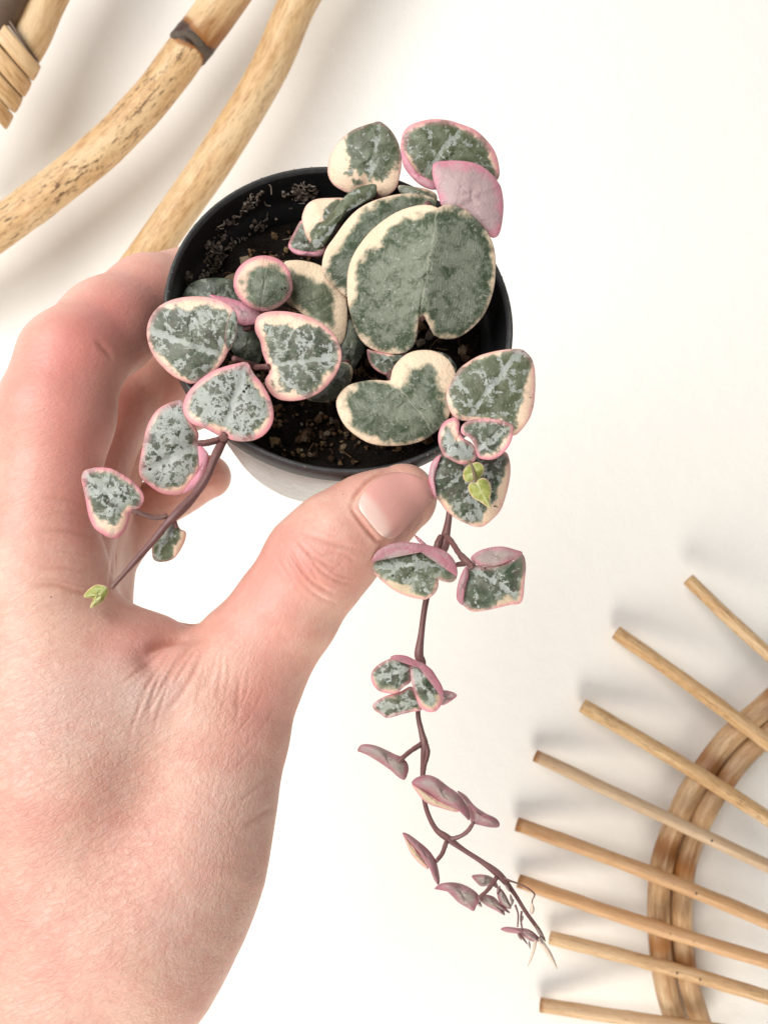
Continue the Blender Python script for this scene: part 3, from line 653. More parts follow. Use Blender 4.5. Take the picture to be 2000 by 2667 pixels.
def fast_mesh(name, V, Q, attrs):
    me = bpy.data.meshes.new(name); me.vertices.add(len(V)); me.vertices.foreach_set('co', V.astype(np.float32).ravel())
    me.loops.add(len(Q) * 4); me.loops.foreach_set('vertex_index', Q.astype(np.int32).ravel())
    me.polygons.add(len(Q)); me.polygons.foreach_set('loop_start', np.arange(0, len(Q) * 4, 4, dtype=np.int32))
    me.polygons.foreach_set('use_smooth', np.ones(len(Q), bool)); me.update(calc_edges=True); me.validate()
    for k_, a in attrs.items():
        at = me.attributes.new(k_, 'FLOAT', 'POINT'); at.data.foreach_set('value', np.asarray(a, np.float32))
    return me
hm = fast_mesh('hand', HV, HQ, {'red': red, 'cool': cool, 'rough': rough, 'zone': np.clip((HX - 300) / 180, 0, 1), 'crease': crease})
hand = link('hand', hm, M_SKIN); hand['label'] = 'bare left hand gripping the pot with thumb in front and fingers behind'; hand['category'] = 'hand'
BVH = BVHTree.FromPolygons([tuple(v) for v in HV], [tuple(int(i) for i in q) for q in HQ])
# thumbnail: curved plate lying on the thumb
NAIL = S('D', [(884, 448), (892, 412), (920, 365), (965, 315), (1015, 280), (1075, 258), (1145, 258), (1215, 276), (1268, 308), (1302, 350), (1312, 395), (1290, 440), (1240, 498), (1185, 555), (1130, 612), (1085, 640), (1040, 636), (990, 596), (935, 530), (898, 482)])
NO = spline(NAIL, 64, True); NCt = S('D', [(1095, 445)])[0]
cam_o = Vector((0, CAMY, CAMZ))
RI = [0, .2, .4, .6, .75, .86, .93, .97, 1.0]; NV, NU, NF, NL = [], [], [], []
bx = S('D', [(950, 540)])[0]; nx = S('D', [(1290, 345)])[0] - bx; nL = np.linalg.norm(nx); nx /= nL
for r in RI:
    for j in range(64):
        q = NCt + (NO[j] - NCt) * r * .95; d = Vector(P(q[0], q[1], 1.0)) - cam_o; d.normalize()
        hit, nn, _, dist = BVH.ray_cast(cam_o, d)
        if hit is None: hit = Vector(P(q[0], q[1], .206)); nn = Vector((0, -1, 0))
        uu, vv = np.dot(q - bx, nx) / nL, (q[0] - bx[0]) * -nx[1] / nL + (q[1] - bx[1]) * nx[0] / nL
        lift = .00042 * (1 - r ** 8) - .0002 * (r > .99) + .0005 * np.clip(uu - .75, 0, 1)
        NV.append(np.array(hit) + np.array(nn) * lift); NU.append((uu, vv)); NL.append(float(np.clip((.27 - uu - .5 * (vv) ** 2) / .10, 0, 1)))
for i in range(len(RI) - 1):
    for j in range(64): NF.append((i * 64 + j, i * 64 + (j + 1) % 64, (i + 1) * 64 + (j + 1) % 64, (i + 1) * 64 + j))
nail = link('thumbnail', mesh('thumbnail', NV, NF, NU, {'lunula': NL}), M_NAIL, hand)

# ------------------------------------------------------------------ plant
plant = empty('trailing_plant', tuple(PC + PN * -.014), 'variegated trailing plant with pink edged heart leaves growing in the black pot', 'houseplant')
KK = 0
def patch(out, d, gx, gy, dome, mid, fold, margins, under, cen, T, seed, wav=.0, na=72):
    r = np.random.default_rng(int(seed * 10))
    o = spline(out, na, True)
    if cen is None:
        x, y = o[:, 0], o[:, 1]; x2, y2 = np.roll(x, -1), np.roll(y, -1); cr_ = x * y2 - x2 * y
        cen = np.array([((x + x2) * cr_).sum(), ((y + y2) * cr_).sum()]) / (3 * cr_.sum())
    R = np.array([0, .15, .3, .45, .6, .72, .82, .89, .94, .97, .99, 1.0]); nr_ = len(R)
    q = (cen + R[:, None, None] * (o - cen)[None]); rr = np.repeat(R, na); q = q.reshape(-1, 2)
    mm = K * d * 1000                                       # mm per px
    b, t = np.array(mid[0], float), np.array(mid[1], float); e = (t - b) / np.linalg.norm(t - b); f = np.array([-e[1], e[0]])
    u = ((q - b) @ e) * mm / 10; v = ((q - b) @ f) * mm / 10
    size = np.sqrt(np.ptp(o[:, 0]) * np.ptp(o[:, 1])) * mm
    ph = r.uniform(0, 6.28, 4); an = np.tile(np.arange(na) / na * 2 * np.pi, nr_)
    z = d + gx * (q[:, 0] - cen[0]) * K * d + gy * (q[:, 1] - cen[1]) * K * d
    z = z + (dome * rr ** 2.2 - fold * np.exp(-np.abs(v) / .35) * -1.0 * 0 + fold * (1 - np.exp(-(np.abs(v) / (.22 if fold > -1 else .6)) ** 1.3)) * -1.0 + wav * rr ** 2 * (np.sin(3 * an + ph[0]) + .6 * np.sin(5 * an + ph[1]))) * .001
    z = z + .00012 * np.sin(u * 9 + ph[2]) * np.sin(v * 8 + ph[3])
    th = T * .00029 * (1 + .25 * np.sin(3 * an + ph[1])) * np.sqrt(np.clip(1 - rr ** 7, 0, 1))
    # distance to rim in mm
    a_, b_ = o, np.roll(o, -1, 0); ba = b_ - a_; D = np.full(len(q), 1e9)
    for i in range(na):
        tt = np.clip(((q - a_[i]) @ ba[i]) / max(ba[i] @ ba[i], 1e-9), 0, 1); D = np.minimum(D, np.linalg.norm(q - a_[i] - tt[:, None] * ba[i], axis=1))
    D *= mm
    dirs = (q - cen); ln = np.maximum(np.linalg.norm(dirs, axis=1), 1e-6); dirs = dirs / ln[:, None]
    wm = np.full(len(q), margins[0], float)
    for (mx, my, mw) in margins[1:]:
        g_ = np.array([mx, my], float); g_ /= np.linalg.norm(g_); wm += mw * np.clip(dirs @ g_, 0, 1) ** 1.6
    edge = 1 - np.clip(D / (size * .5), 0, 1)
    Vf = PA(q, z - th); Vb = PA(q, z + th)
    n0 = len(q); idb = np.arange(n0) + n0; idb[-na:] = np.arange(n0)[-na:]        # shared rim
    Fs = []
    for i in range(nr_ - 1):
        for j in range(na):
            a1, a2, a3, a4 = i * na + j, i * na + (j + 1) % na, (i + 1) * na + (j + 1) % na, (i + 1) * na + j
            Fs.append((a1, a2, a3, a4)); Fs.append((idb[a4], idb[a3], idb[a2], idb[a1]))
    V = np.concatenate([Vf, Vb[:-na]]); U = np.stack([u, v], 1); U = np.concatenate([U, U[:-na]])
    und = np.concatenate([np.full(n0, under, float), np.full(n0 - na, 1. - under if under < 1 else 0.)])
    if under < 1: und[:n0] = under
    return V, Fs, U, {'edge': np.concatenate([edge, edge[:-na]]), 'marg': np.concatenate([D - wm, (D - wm)[:-na]]), 'under': und}
LEAFN = 0
def leaf(sy, out, d, mid, margins=(1.0,), g=(0, 0), dome=1.2, fold=0., sil=.5, pink=.3, dark=0., olive=0., cream=1., soft=0., under=0., cen=None, T=1.3, extra=(), mat=None, label=None, wav=.24, kind='leaf'):
    global LEAFN; LEAFN += 1
    o2 = S(sy, out); m2 = S(sy, mid); c2 = None if cen is None else S(sy, [cen])[0]
    parts = [patch(o2, d, g[0], g[1], dome, m2, fold, margins, under, c2, T, LEAFN, wav)]
    for ex in extra:        # further faces of the same folded leaf: (outline, depth, under, g, margins)
        parts.append(patch(S(sy, ex[0]), ex[1], ex[3][0], ex[3][1], ex[5] if len(ex) > 5 else .5, m2, 0, ex[4], ex[2], None, T * .8, LEAFN + 500, .05, 48))
    V = []; Fs = []; U = []; at = {'edge': [], 'marg': [], 'under': []}; b = 0
    for pv, pf, pu, pa in parts:
        V.append(pv); U.append(pu); Fs += [tuple(int(i) + b for i in f) for f in pf]; b += len(pv)
        for k_ in at: at[k_].append(pa[k_])
    me = mesh(kind, np.concatenate(V), Fs, np.concatenate(U), {k_: np.concatenate(x) for k_, x in at.items()})
    o = link(kind, me, mat or M_LEAF); adopt(o, plant)
    o['scale'] = float(np.random.default_rng(LEAFN + 9).uniform(.72, 1.2)); o['seed'] = LEAFN * 3.37; o['silver'] = float(sil); o['pink'] = float(pink); o['dark'] = float(dark); o['olive'] = float(olive); o['cream'] = float(cream); o['soft'] = float(soft)
    if label: o['label'] = label
    return o
def stem(sy, pts, green=0., name='stem', n=40, mat=None, k=8):
    """pts: x, y, depth, width px (crop units)"""
    s = SYS[sy][2]
    q = np.array([[*P(*S(sy, p[:2]), p[2]), p[3] / s * K * p[2] * .5] for p in pts]); q = spline(q, n)
    gr = green if callable(green) else (lambda UV: np.full(len(UV), green))
    rr = RNG.uniform(0, 6)
    o = tube(name, q[:, :3], q[:, 3], mat or M_STEM, plant, k, {'green': gr}, rfun=lambda t, a: 1 + .05 * np.sin(40 * t + rr) + .04 * np.sin(23 * t + 2 * a))
    return o

# --- leaves in the pot (crop A)
leaf('A', [(978, 108), (1020, 140), (1050, 185), (1068, 240), (1071, 300), (1062, 350), (1050, 395), (1020, 425), (985, 437), (955, 425), (915, 400), (850, 418), (810, 405), (775, 380), (755, 345), (752, 310), (760, 260), (785, 215), (820, 175), (860, 145), (910, 125), (950, 113)],
     .2165, ((915, 420), (978, 112)), (-.9, (-1, .25, 4.6), (.7, .9, 3.4)), (-.1, .1), 1.4, .3, sil=.26, pink=.35, olive=.35)
leaf('A', [(960, 380), (958, 430), (925, 452), (880, 470), (840, 510), (800, 560), (765, 610), (735, 655), (705, 660), (680, 640), (690, 600), (730, 545), (780, 490), (815, 445), (850, 412), (900, 388)],
     .2120, ((940, 400), (700, 650)), (-2,), (.2, .1), 1.2, sil=.25, pink=0, olive=.55)
leaf('A', [(830, 445), (760, 439), (700, 445), (665, 465), (648, 495), (640, 530), (648, 570), (662, 612), (690, 640), (735, 640), (790, 580), (825, 510)],
     .2150, ((800, 500), (650, 560)), (.4, (-1, -.6, 4.6)), (.1, .1), 1.0, sil=.3, pink=.3, olive=.4, cen=(745, 545))
leaf('A', [(640, 535), (605, 590), (582, 640), (590, 665), (625, 685), (680, 692), (725, 690), (745, 660), (720, 620), (680, 570)],
     .2175, ((720, 620), (590, 660)), (.3,), (0, 0), .8, sil=.35, pink=.8, dark=.25, extra=[([(584, 650), (620, 662), (680, 672), (738, 668), (725, 691), (680, 694), (625, 687), (595, 670)], .2155, 1., (0, 0), (0,))])
leaf('A', [(1145, 110), (1200, 98), (1270, 102), (1330, 120), (1390, 145), (1440, 190), (1475, 240), (1492, 300), (1490, 355), (1440, 390), (1360, 410), (1280, 415), (1212, 402), (1160, 385), (1110, 340), (1080, 290), (1068, 230), (1072, 180), (1085, 145), (1112, 122)],
     .2150, ((1130, 380), (1340, 130)), (.3, (-1, .5, 1.6)), (.1, .2), 1.8, .3, sil=.30, pink=.75, olive=.55,
     extra=[([(1070, 225), (1095, 275), (1130, 320), (1175, 352), (1212, 372), (1214, 404), (1160, 388), (1108, 342), (1076, 290)], .2128, 1., (0, 0), (0,))])
leaf('A', [(1213, 285), (1260, 278), (1330, 278), (1400, 292), (1450, 325), (1485, 365), (1503, 400), (1512, 470), (1505, 550), (1490, 600), (1463, 612), (1430, 590), (1370, 560), (1310, 520), (1250, 480), (1235, 450), (1226, 415), (1210, 370), (1203, 320)],
     .2105, ((1290, 500), (1503, 400)), (0,), (.15, -.1), 1.8, .2, under=1., pink=.35, label='mauve and pink underside of a leaf')
leaf('A', [(1222, 455), (1190, 432), (1150, 422), (1080, 420), (1010, 432), (940, 455), (880, 490), (830, 540), (780, 610), (745, 660), (728, 720), (735, 775), (790, 830), (850, 870), (960, 830), (1080, 700), (1180, 560)],
     .2105, ((1180, 450), (800, 800)), (-.3, (-1, -.2, 2.6), (-.1, -1, .9)), (.2, .1), 1.4, .2, soft=.9, sil=.46, pink=.10, cen=(950, 640))
leaf('A', [(1228, 482), (1258, 468), (1300, 468), (1350, 492), (1400, 535), (1445, 590), (1470, 650), (1478, 720), (1475, 800), (1460, 870), (1430, 940), (1390, 990), (1340, 1030), (1290, 1050), (1240, 1048), (1208, 1030), (1190, 992), (1172, 962), (1155, 952), (1143, 985), (1138, 1040), (1120, 1085), (1085, 1110), (1030, 1115), (970, 1105), (920, 1080), (885, 1040), (860, 980), (840, 900), (835, 830), (840, 750), (860, 690), (890, 640), (930, 590), (980, 545), (1040, 505), (1100, 480), (1160, 468), (1200, 470)],
     .2045, ((1155, 950), (1228, 482)), (-.7, (-1, -.75, 3.2), (1, -.1, .6), (.35, -1, .9), (-.3, 1, 1.0)), (.05, .05), 1.2, -3.4, soft=1., sil=.46, pink=.10, cen=(1160, 780), T=1.6, label='largest two lobed grey green leaf with cream edge')
leaf('A', [(345, 800), (360, 750), (400, 710), (450, 690), (500, 690), (550, 710), (585, 750), (600, 805), (598, 850), (570, 890), (520, 922), (470, 930), (420, 915), (375, 880), (350, 840)],
     .2065, ((470, 925), (490, 700)), (.6, (-1, -.2, 1.2), (0, -1, .9)), (0, 0), 1.3, soft=.7, sil=.3, pink=.95)
leaf('A', [(560, 722), (600, 708), (660, 712), (720, 730), (770, 765), (805, 810), (828, 858), (838, 920), (835, 1000), (820, 1060), (780, 1080), (700, 1010), (630, 930), (575, 890), (550, 800)],
     .2110, ((640, 990), (828, 858)), (.2, (.2, -1, 3.6), (1, .55, 2.8)), (.1, -.1), 1.5, soft=.8, sil=.3, pink=.02, olive=.6, cen=(690, 880))
leaf('A', [(118, 880), (150, 820), (190, 795), (240, 785), (290, 785), (340, 795), (375, 850), (410, 920), (330, 930), (240, 920), (160, 910)],
     .2130, ((380, 900), (160, 840)), (-1,), (0, .1), 1.2, sil=.3, pink=0, dark=.6)
leaf('A', [(240, 858), (300, 866), (370, 884), (430, 908), (482, 932), (470, 965), (420, 990), (370, 985), (330, 930), (280, 890)],
     .2095, ((250, 860), (470, 950)), (0,), (0, -.3), 1.0, under=1., pink=.95, label='magenta underside of a curled leaf')
leaf('A', [(350, 990), (400, 975), (450, 1000), (470, 1080), (460, 1150), (410, 1160), (350, 1120), (330, 1060)],
     .2150, ((400, 980), (400, 1150)), (-1,), (0, 0), 1.0, sil=.2, pink=0, dark=1.)
leaf('A', [(437, 985), (450, 950), (490, 932), (550, 928), (610, 935), (680, 955), (740, 990), (785, 1035), (808, 1085), (813, 1130), (800, 1180), (770, 1230), (720, 1280), (660, 1308), (600, 1318), (545, 1312), (510, 1290), (485, 1252), (482, 1222), (500, 1195), (492, 1165), (470, 1110), (460, 1060), (440, 1020)],
     .1995, ((490, 1170), (808, 1120)), (.3, (-.4, -1, 1.9), (.5, .8, .7), (-.6, .7, 1.2)), (-.05, -.05), .9, .5, sil=.50, pink=.6, T=1.3, cen=(630, 1120))
leaf('A', [(860, 1180), (850, 1240), (810, 1290), (750, 1322), (690, 1320), (660, 1300), (700, 1230), (780, 1160), (830, 1150)],
     .2100, ((830, 1170), (690, 1310)), (.3,), (0, 0), .9, sil=.34, pink=0, dark=.35, olive=.3)
leaf('A', [(840, 960), (880, 1010), (915, 1085), (885, 1150), (855, 1190), (800, 1205), (790, 1120), (810, 1030)],
     .2130, ((850, 960), (850, 1180)), (-1,), (.2, 0), .8, sil=.2, pink=0, dark=.9)
leaf('A', [(1022, 1228), (1032, 1180), (1060, 1140), (1100, 1110), (1150, 1097), (1210, 1100), (1260, 1125), (1290, 1160), (1305, 1200), (1300, 1260), (1285, 1310), (1285, 1360), (1260, 1410), (1220, 1450), (1170, 1485), (1110, 1505), (1040, 1512), (960, 1508), (900, 1485), (840, 1440), (805, 1390), (788, 1330), (800, 1290), (840, 1250), (900, 1232), (960, 1226), (1005, 1230)],
     .2005, ((1040, 1230), (1190, 1430)), (-.6, (.5, -1, 4.2), (-1, .5, 1.6), (.1, 1, .6)), (0, -.1), 1.3, .2, soft=.9, sil=.48, pink=.10, cen=(1070, 1330), T=1.6)
leaf('A', [(922, 1095), (950, 1100), (1030, 1110), (1090, 1105), (1085, 1140), (1055, 1160), (1030, 1200), (995, 1203), (955, 1180), (930, 1145)],
     .2075, ((1000, 1100), (1000, 1200)), (.3,), (0, -.2), .9, sil=.35, pink=.85, dark=.2)
leaf('A', [(1225, 1105), (1270, 1118), (1307, 1165), (1302, 1190), (1265, 1170), (1230, 1140)], .2060, ((1230, 1110), (1300, 1180)), (-1,), (0, 0), .5, sil=.3, pink=0, dark=.5)
leaf('A', [(1060, 385), (1120, 390), (1180, 400), (1222, 425), (1215, 460), (1140, 440), (1070, 420)], .2170, ((1060, 400), (1220, 440)), (0.2,), (0, 0), .4, sil=.3, pink=.2, dark=.5)
# --- right spill over the rim (crop H)
leaf('H', [(1120, 36), (1190, 70), (1255, 140), (1290, 240), (1302, 380), (1300, 520), (1285, 680), (1240, 830), (1160, 950), (1060, 1040), (960, 1000), (820, 900), (700, 870), (560, 870), (430, 855), (345, 800), (295, 690), (272, 580), (300, 480), (360, 360), (420, 270), (520, 190), (650, 115), (800, 70), (960, 42)],
     .1985, ((520, 830), (1130, 60)), (-.6, (-.3, -1, 1.1), (1, .35, 3.0), (-1, .2, 1.0)), (0, -.15), 1.4, .3, sil=.46, pink=.42, olive=.5, T=1.5)
leaf('H', [(440, 985), (455, 920), (520, 870), (620, 845), (730, 838), (860, 850), (980, 880), (1045, 925), (1040, 1040), (1000, 1150), (920, 1250), (820, 1310), (720, 1315), (645, 1290), (610, 1200), (590, 1130), (540, 1060), (470, 1030)],
     .1950, ((600, 1230), (1040, 930)), (.2, (.5, .9, .9)), (0, 0), -.4, -.3, sil=.42, pink=1., dark=.0)
leaf('H', [(330, 835), (385, 830), (430, 890), (420, 960), (470, 1060), (560, 1115), (610, 1180), (628, 1260), (600, 1330), (520, 1368), (430, 1365), (330, 1320), (250, 1270), (205, 1190), (182, 1100), (185, 1010), (220, 920), (270, 865)],
     .1945, ((560, 1340), (300, 900)), (.3, (0, -1, 1.2)), (0, 0), .7, .3, sil=.60, pink=1., T=1.4, cen=(400, 1120))
leaf('H', [(75, 1500), (95, 1380), (140, 1300), (220, 1250), (330, 1235), (500, 1270), (700, 1250), (850, 1230), (960, 1222), (1005, 1320), (1016, 1450), (1000, 1580), (960, 1740), (900, 1900), (800, 2010), (700, 2085), (610, 2090), (500, 2050), (380, 1990), (270, 1900), (200, 1800), (120, 1720), (85, 1620)],
     .2000, ((480, 1300), (680, 2090)), (-.5, (1, .35, 2.8), (-.7, .9, 1.0)), (.1, 0), 1.1, .5, sil=.50, pink=.4, T=1.5,
     extra=[([(95, 1380), (140, 1300), (225, 1248), (180, 1330), (155, 1450), (145, 1580), (165, 1760), (120, 1720), (80, 1620), (72, 1500)], .1985, 1., (0, 0), (0,))])
leaf('H', [(590, 1350), (650, 1345), (700, 1385), (712, 1440), (690, 1500), (620, 1545), (545, 1575), (490, 1560), (465, 1500), (480, 1430), (520, 1380)], .1935, ((580, 1340), (570, 1570)), (0,), (0, 0), .5, T=.7, mat=M_BUD, label='yellow green young leaf')
leaf('H', [(690, 1525), (745, 1540), (785, 1600), (795, 1680), (780, 1770), (790, 1880), (740, 1855), (660, 1800), (585, 1755), (540, 1690), (525, 1620), (560, 1575), (610, 1580), (640, 1545)], .1925, ((610, 1560), (785, 1870)), (0,), (0, 0), .6, T=.7, mat=M_BUD, label='yellow green young leaf')
stem('H', [(520, 1330, .1955, 60), (570, 1390, .1940, 45), (600, 1500, .1930, 36), (620, 1570, .1930, 28)], .6, 'stem', 24)
# --- left spill (crop B)
leaf('B', [(845, 380), (850, 320), (870, 270), (910, 220), (970, 185), (1040, 165), (1120, 157), (1200, 162), (1270, 182), (1330, 215), (1362, 260), (1368, 310), (1355, 380), (1330, 440), (1312, 485), (1290, 530), (1240, 590), (1180, 640), (1110, 663), (1060, 650), (1000, 620), (940, 570), (890, 510), (860, 450)],
     .1985, ((1320, 515), (880, 360)), (.45, (.15, -1, 1.2), (-.7, .8, .6)), (-.1, 0), 1.1, .3, sil=.50, pink=.55, T=1.4,
     extra=[([(1338, 238), (1362, 262), (1369, 310), (1357, 390), (1322, 470), (1303, 450), (1295, 390), (1308, 310)], .1962, 0., (0, 0), (-3,), .3)])
leaf('B', [(1425, 538), (1462, 600), (1510, 660), (1555, 740), (1577, 820), (1570, 890), (1530, 950), (1470, 985), (1400, 995), (1330, 985), (1295, 962), (1262, 962), (1230, 945), (1180, 920), (1120, 900), (1080, 870), (1055, 820), (1060, 760), (1090, 700), (1150, 640), (1220, 590), (1300, 560), (1370, 543)],
     .1955, ((1282, 955), (1425, 540)), (.2, (-1, .1, .7), (.4, 1, .3), (1, 0, .4)), (0, -.1), .9, .6, sil=.74, pink=.8, T=1.4, cen=(1320, 780))
leaf('B', [(1000, 762), (1045, 757), (1075, 800), (1090, 850), (1115, 900), (1145, 950), (1140, 1000), (1165, 1040), (1170, 1090), (1150, 1160), (1110, 1240), (1050, 1296), (980, 1305), (920, 1290), (860, 1250), (810, 1200), (800, 1150), (810, 1080), (825, 1000), (840, 930), (870, 860), (920, 800)],
     .1965, ((1145, 1010), (860, 1150)), (.35, (.2, 1, .9)), (.1, 0), .8, .5, sil=.74, pink=.75, T=1.4,
     extra=[([(1140, 1010), (1190, 1050), (1203, 1090), (1190, 1150), (1155, 1220), (1105, 1272), (1050, 1297), (1100, 1235), (1145, 1160), (1152, 1090)], .1950, 1., (-.1, 0), (0,), .5)])
leaf('B', [(480, 1168), (510, 1152), (570, 1143), (640, 1150), (700, 1180), (760, 1220), (810, 1270), (832, 1320), (815, 1368), (782, 1387), (752, 1402), (745, 1450), (720, 1510), (680, 1550), (640, 1555), (590, 1530), (540, 1490), (510, 1420), (495, 1340), (480, 1270), (468, 1210)],
     .1880, ((755, 1395), (490, 1180)), (.1, (-.5, 1, 1.2), (1, .2, .5)), (0, .1), .9, .7, sil=.62, pink=.85, T=1.3)
leaf('B', [(970, 1458), (1010, 1460), (1040, 1500), (1070, 1515), (1068, 1560), (1040, 1620), (1000, 1670), (940, 1690), (890, 1680), (875, 1640), (880, 1590), (920, 1540), (950, 1500)],
     .1905, ((990, 1460), (900, 1680)), (.1, (1, .6, 2.0)), (0, 0), 1., .3, sil=.4, pink=.5, olive=.6, T=1.2)
leaf('B', [(612, 1830), (625, 1858), (610, 1900), (575, 1935), (520, 1955), (535, 1905), (482, 1892), (505, 1852), (555, 1820)], .1850, ((612, 1835), (510, 1940)), (0,), (0, 0), .6, T=.8, mat=M_BUD, label='green tip bud of the left shoot')
leaf('B', [(560, 1880), (585, 1890), (560, 1930), (520, 1955), (530, 1920)], .1840, ((580, 1885), (520, 1950)), (0,), (0, 0), .3, T=.5, mat=M_BUD)
stem('B', [(1400, 900, .1995, 46), (1310, 960, .1985, 48), (1250, 1060, .1955, 50), (1195, 1190, .1935, 50), (1115, 1310, .1915, 52), (1010, 1420, .1895, 58), (960, 1470, .1890, 46), (880, 1570, .1880, 40), (760, 1705, .1865, 36), (640, 1840, .1850, 26)], lambda UV: np.clip((UV[:, 0] - .035) / .03, 0, 1) * .75, n=70, k=12)
stem('B', [(1140, 1005, .1955, 36), (1190, 1003, .1958, 40), (1260, 985, .1965, 38)], .0, 'petiole', 16)
stem('B', [(1250, 990, .1975, 40), (1285, 975, .1962, 46), (1295, 950, .1952, 36)], .0, 'petiole', 16)
stem('B', [(755, 1397, .1872, 26), (800, 1405, .1875, 30), (880, 1432, .1885, 32), (965, 1425, .1892, 36)], .1, 'petiole', 20)
stem('B', [(985, 1440, .1895, 34), (1005, 1462, .1897, 30), (1018, 1495, .1897, 22)], .0, 'petiole', 14)
stem('B', [(1345, 515, .1985, 34), (1400, 540, .2010, 40), (1470, 560, .2050, 40), (1540, 580, .2075, 30)], .0, 'petiole', 20)
stem('A', [(440, 1172, .2030, 26), (495, 1168, .1995, 26)], .0, 'petiole', 12)
# --- right hanging vine
stem('F', [(985, 985, .2010, 14), (975, 1060, .2015, 15), (970, 1115, .2010, 15), (963, 1155, .2000, 20), (958, 1180, .1998, 24), (948, 1205, .2000, 17), (930, 1260, .2000, 15), (918, 1310, .1998, 14), (910, 1370, .1995, 14), (905, 1415, .1992, 20), (912, 1435, .1992, 17), (908, 1480, .1995, 11), (903, 1540, .1990, 10), (910, 1580, .1985, 12), (917, 1610, .1980, 17), (914, 1640, .1980, 12), (913, 1690, .1985, 11), (920, 1745, .1985, 10), (940, 1790, .1980, 11), (966, 1811, .1975, 16), (1000, 1836, .1975, 11), (1040, 1862, .1970, 11), (1078, 1891, .1965, 16), (1110, 1930, .1965, 10), (1135, 1970, .1960, 9), (1160, 2005, .1960, 8), (1175, 2030, .1960, 6)], lambda UV: np.clip((UV[:, 0] - .105) / .02, 0, 1) * .4, n=240, k=12)
leaf('E', [(190, 320), (235, 262), (320, 218), (420, 200), (520, 206), (600, 230), (680, 265), (745, 320), (790, 375), (802, 425), (770, 460), (720, 460), (672, 436), (668, 490), (640, 545), (580, 585), (520, 580), (440, 560), (350, 520), (270, 460), (210, 400), (182, 350)],
     .1925, ((600, 330), (200, 350)), (.0, (-.5, 1, 1.5)), (0, -.1), .7, .6, cream=.3, sil=.42, pink=.45, olive=.35, cen=(470, 380), T=1.3,
     extra=[([(180, 318), (220, 243), (285, 200), (365, 173), (445, 170), (525, 180), (605, 195), (685, 220), (745, 256), (788, 312), (805, 372), (800, 430), (775, 380), (735, 325), (670, 275), (600, 238), (510, 214), (420, 208), (320, 228), (235, 272)], .1912, 1., (0, 0), (0,), .3)])
leaf('E', [(870, 350), (930, 335), (1000, 348), (1080, 342), (1180, 305), (1268, 254), (1298, 330), (1290, 440), (1268, 602), (1180, 625), (1080, 650), (980, 670), (910, 672), (860, 640), (820, 590), (830, 500), (862, 420)],
     .1930, ((900, 345), (1268, 600)), (-.1, (1, .4, .4), (0, 1, .5)), (0, 0), .5, .2, cream=.35, sil=.42, pink=.6, T=1.2,
     extra=[([(900, 285), (960, 235), (1040, 210), (1130, 203), (1220, 225), (1277, 252), (1185, 308), (1080, 345), (990, 345), (940, 330)], .1922, 1., (0, .3), (0,), .4),
            ([(868, 345), (888, 400), (872, 470), (855, 560), (845, 625), (810, 600), (798, 560), (805, 490), (830, 410)], .1918, 1., (0, 0), (0,), .3)])
stem('E', [(715, 120, .2000, 52), (770, 180, .1975, 44), (815, 250, .1950, 44), (860, 300, .1935, 58), (920, 350, .1928, 50)], .0, 'petiole', 24, k=10)
stem('E', [(800, 335, .1945, 36), (860, 325, .1938, 44)], .0, 'petiole', 10)
leaf('E', [(490, 115), (530, 140), (575, 180), (590, 200), (555, 190), (520, 165)], .1970, ((580, 190), (490, 118)), (0,), (0, 0), .2, under=1., pink=.7, T=.7)
stem('E', [(690, 130, .1995, 50), (660, 190, .1985, 50), (650, 240, .1985, 30)], .0, 'petiole', 12)
leaf('E', [(182, 1140), (200, 1090), (250, 1045), (320, 1012), (380, 1005), (440, 1025), (478, 1060), (475, 1110), (468, 1180), (420, 1215), (370, 1260), (310, 1262), (240, 1245), (198, 1200)],
     .1920, ((470, 1080), (190, 1160)), (-.3, (-.7, .7, 1.4)), (0, 0), .8, .3, cream=.3, sil=.46, pink=1., T=1.3,
     extra=[([(320, 1010), (335, 990), (380, 984), (440, 992), (500, 1020), (560, 1045), (620, 1090), (660, 1150), (690, 1200), (708, 1255), (700, 1310), (680, 1230), (640, 1150), (590, 1090), (530, 1050), (470, 1045), (400, 1015)], .1905, 1., (0, 0), (0,), .2)])
leaf('E', [(478, 1050), (540, 1045), (600, 1085), (650, 1150), (685, 1215), (702, 1270), (698, 1320), (680, 1360), (640, 1395), (580, 1392), (530, 1350), (500, 1270), (475, 1185), (466, 1110)],
     .1915, ((475, 1080), (660, 1380)), (-.3, (.4, 1, 1.6)), (0, 0), .8, .3, cream=.3, sil=.46, pink=1., T=1.3)
leaf('E', [(195, 1345), (250, 1300), (320, 1270), (400, 1245), (465, 1212), (500, 1240), (530, 1310), (550, 1380), (480, 1395), (400, 1415), (300, 1440), (250, 1410), (210, 1385)],
     .1945, ((520, 1330), (200, 1350)), (.1, (-.3, -1, 1.1)), (0, .2), .6, .3, sil=.5, pink=.85, T=1.2)
leaf('E', [(690, 1245), (760, 1248), (802, 1276), (770, 1310), (700, 1348), (660, 1320)], .1960, ((690, 1290), (800, 1276)), (0,), (0, .2), .4, under=1., pink=.5, T=1.0)
stem('E', [(530, 1040, .1985, 40), (560, 1080, .1960, 36), (590, 1180, .1950, 30)], .0, 'petiole', 10)
def pod(out, d, mid, split=None, pink=.5, sil=.2, und=1., T=1.8, g=(0, 0)):
    ex = [] if split is None else [(split, d + .0012, 0., (0, .2), (.6,), .4)]
    return leaf('G', out, d, mid, (.2,), g, 1.3, .2, sil=sil, pink=pink, under=und, T=T, extra=ex, cream=0.12)
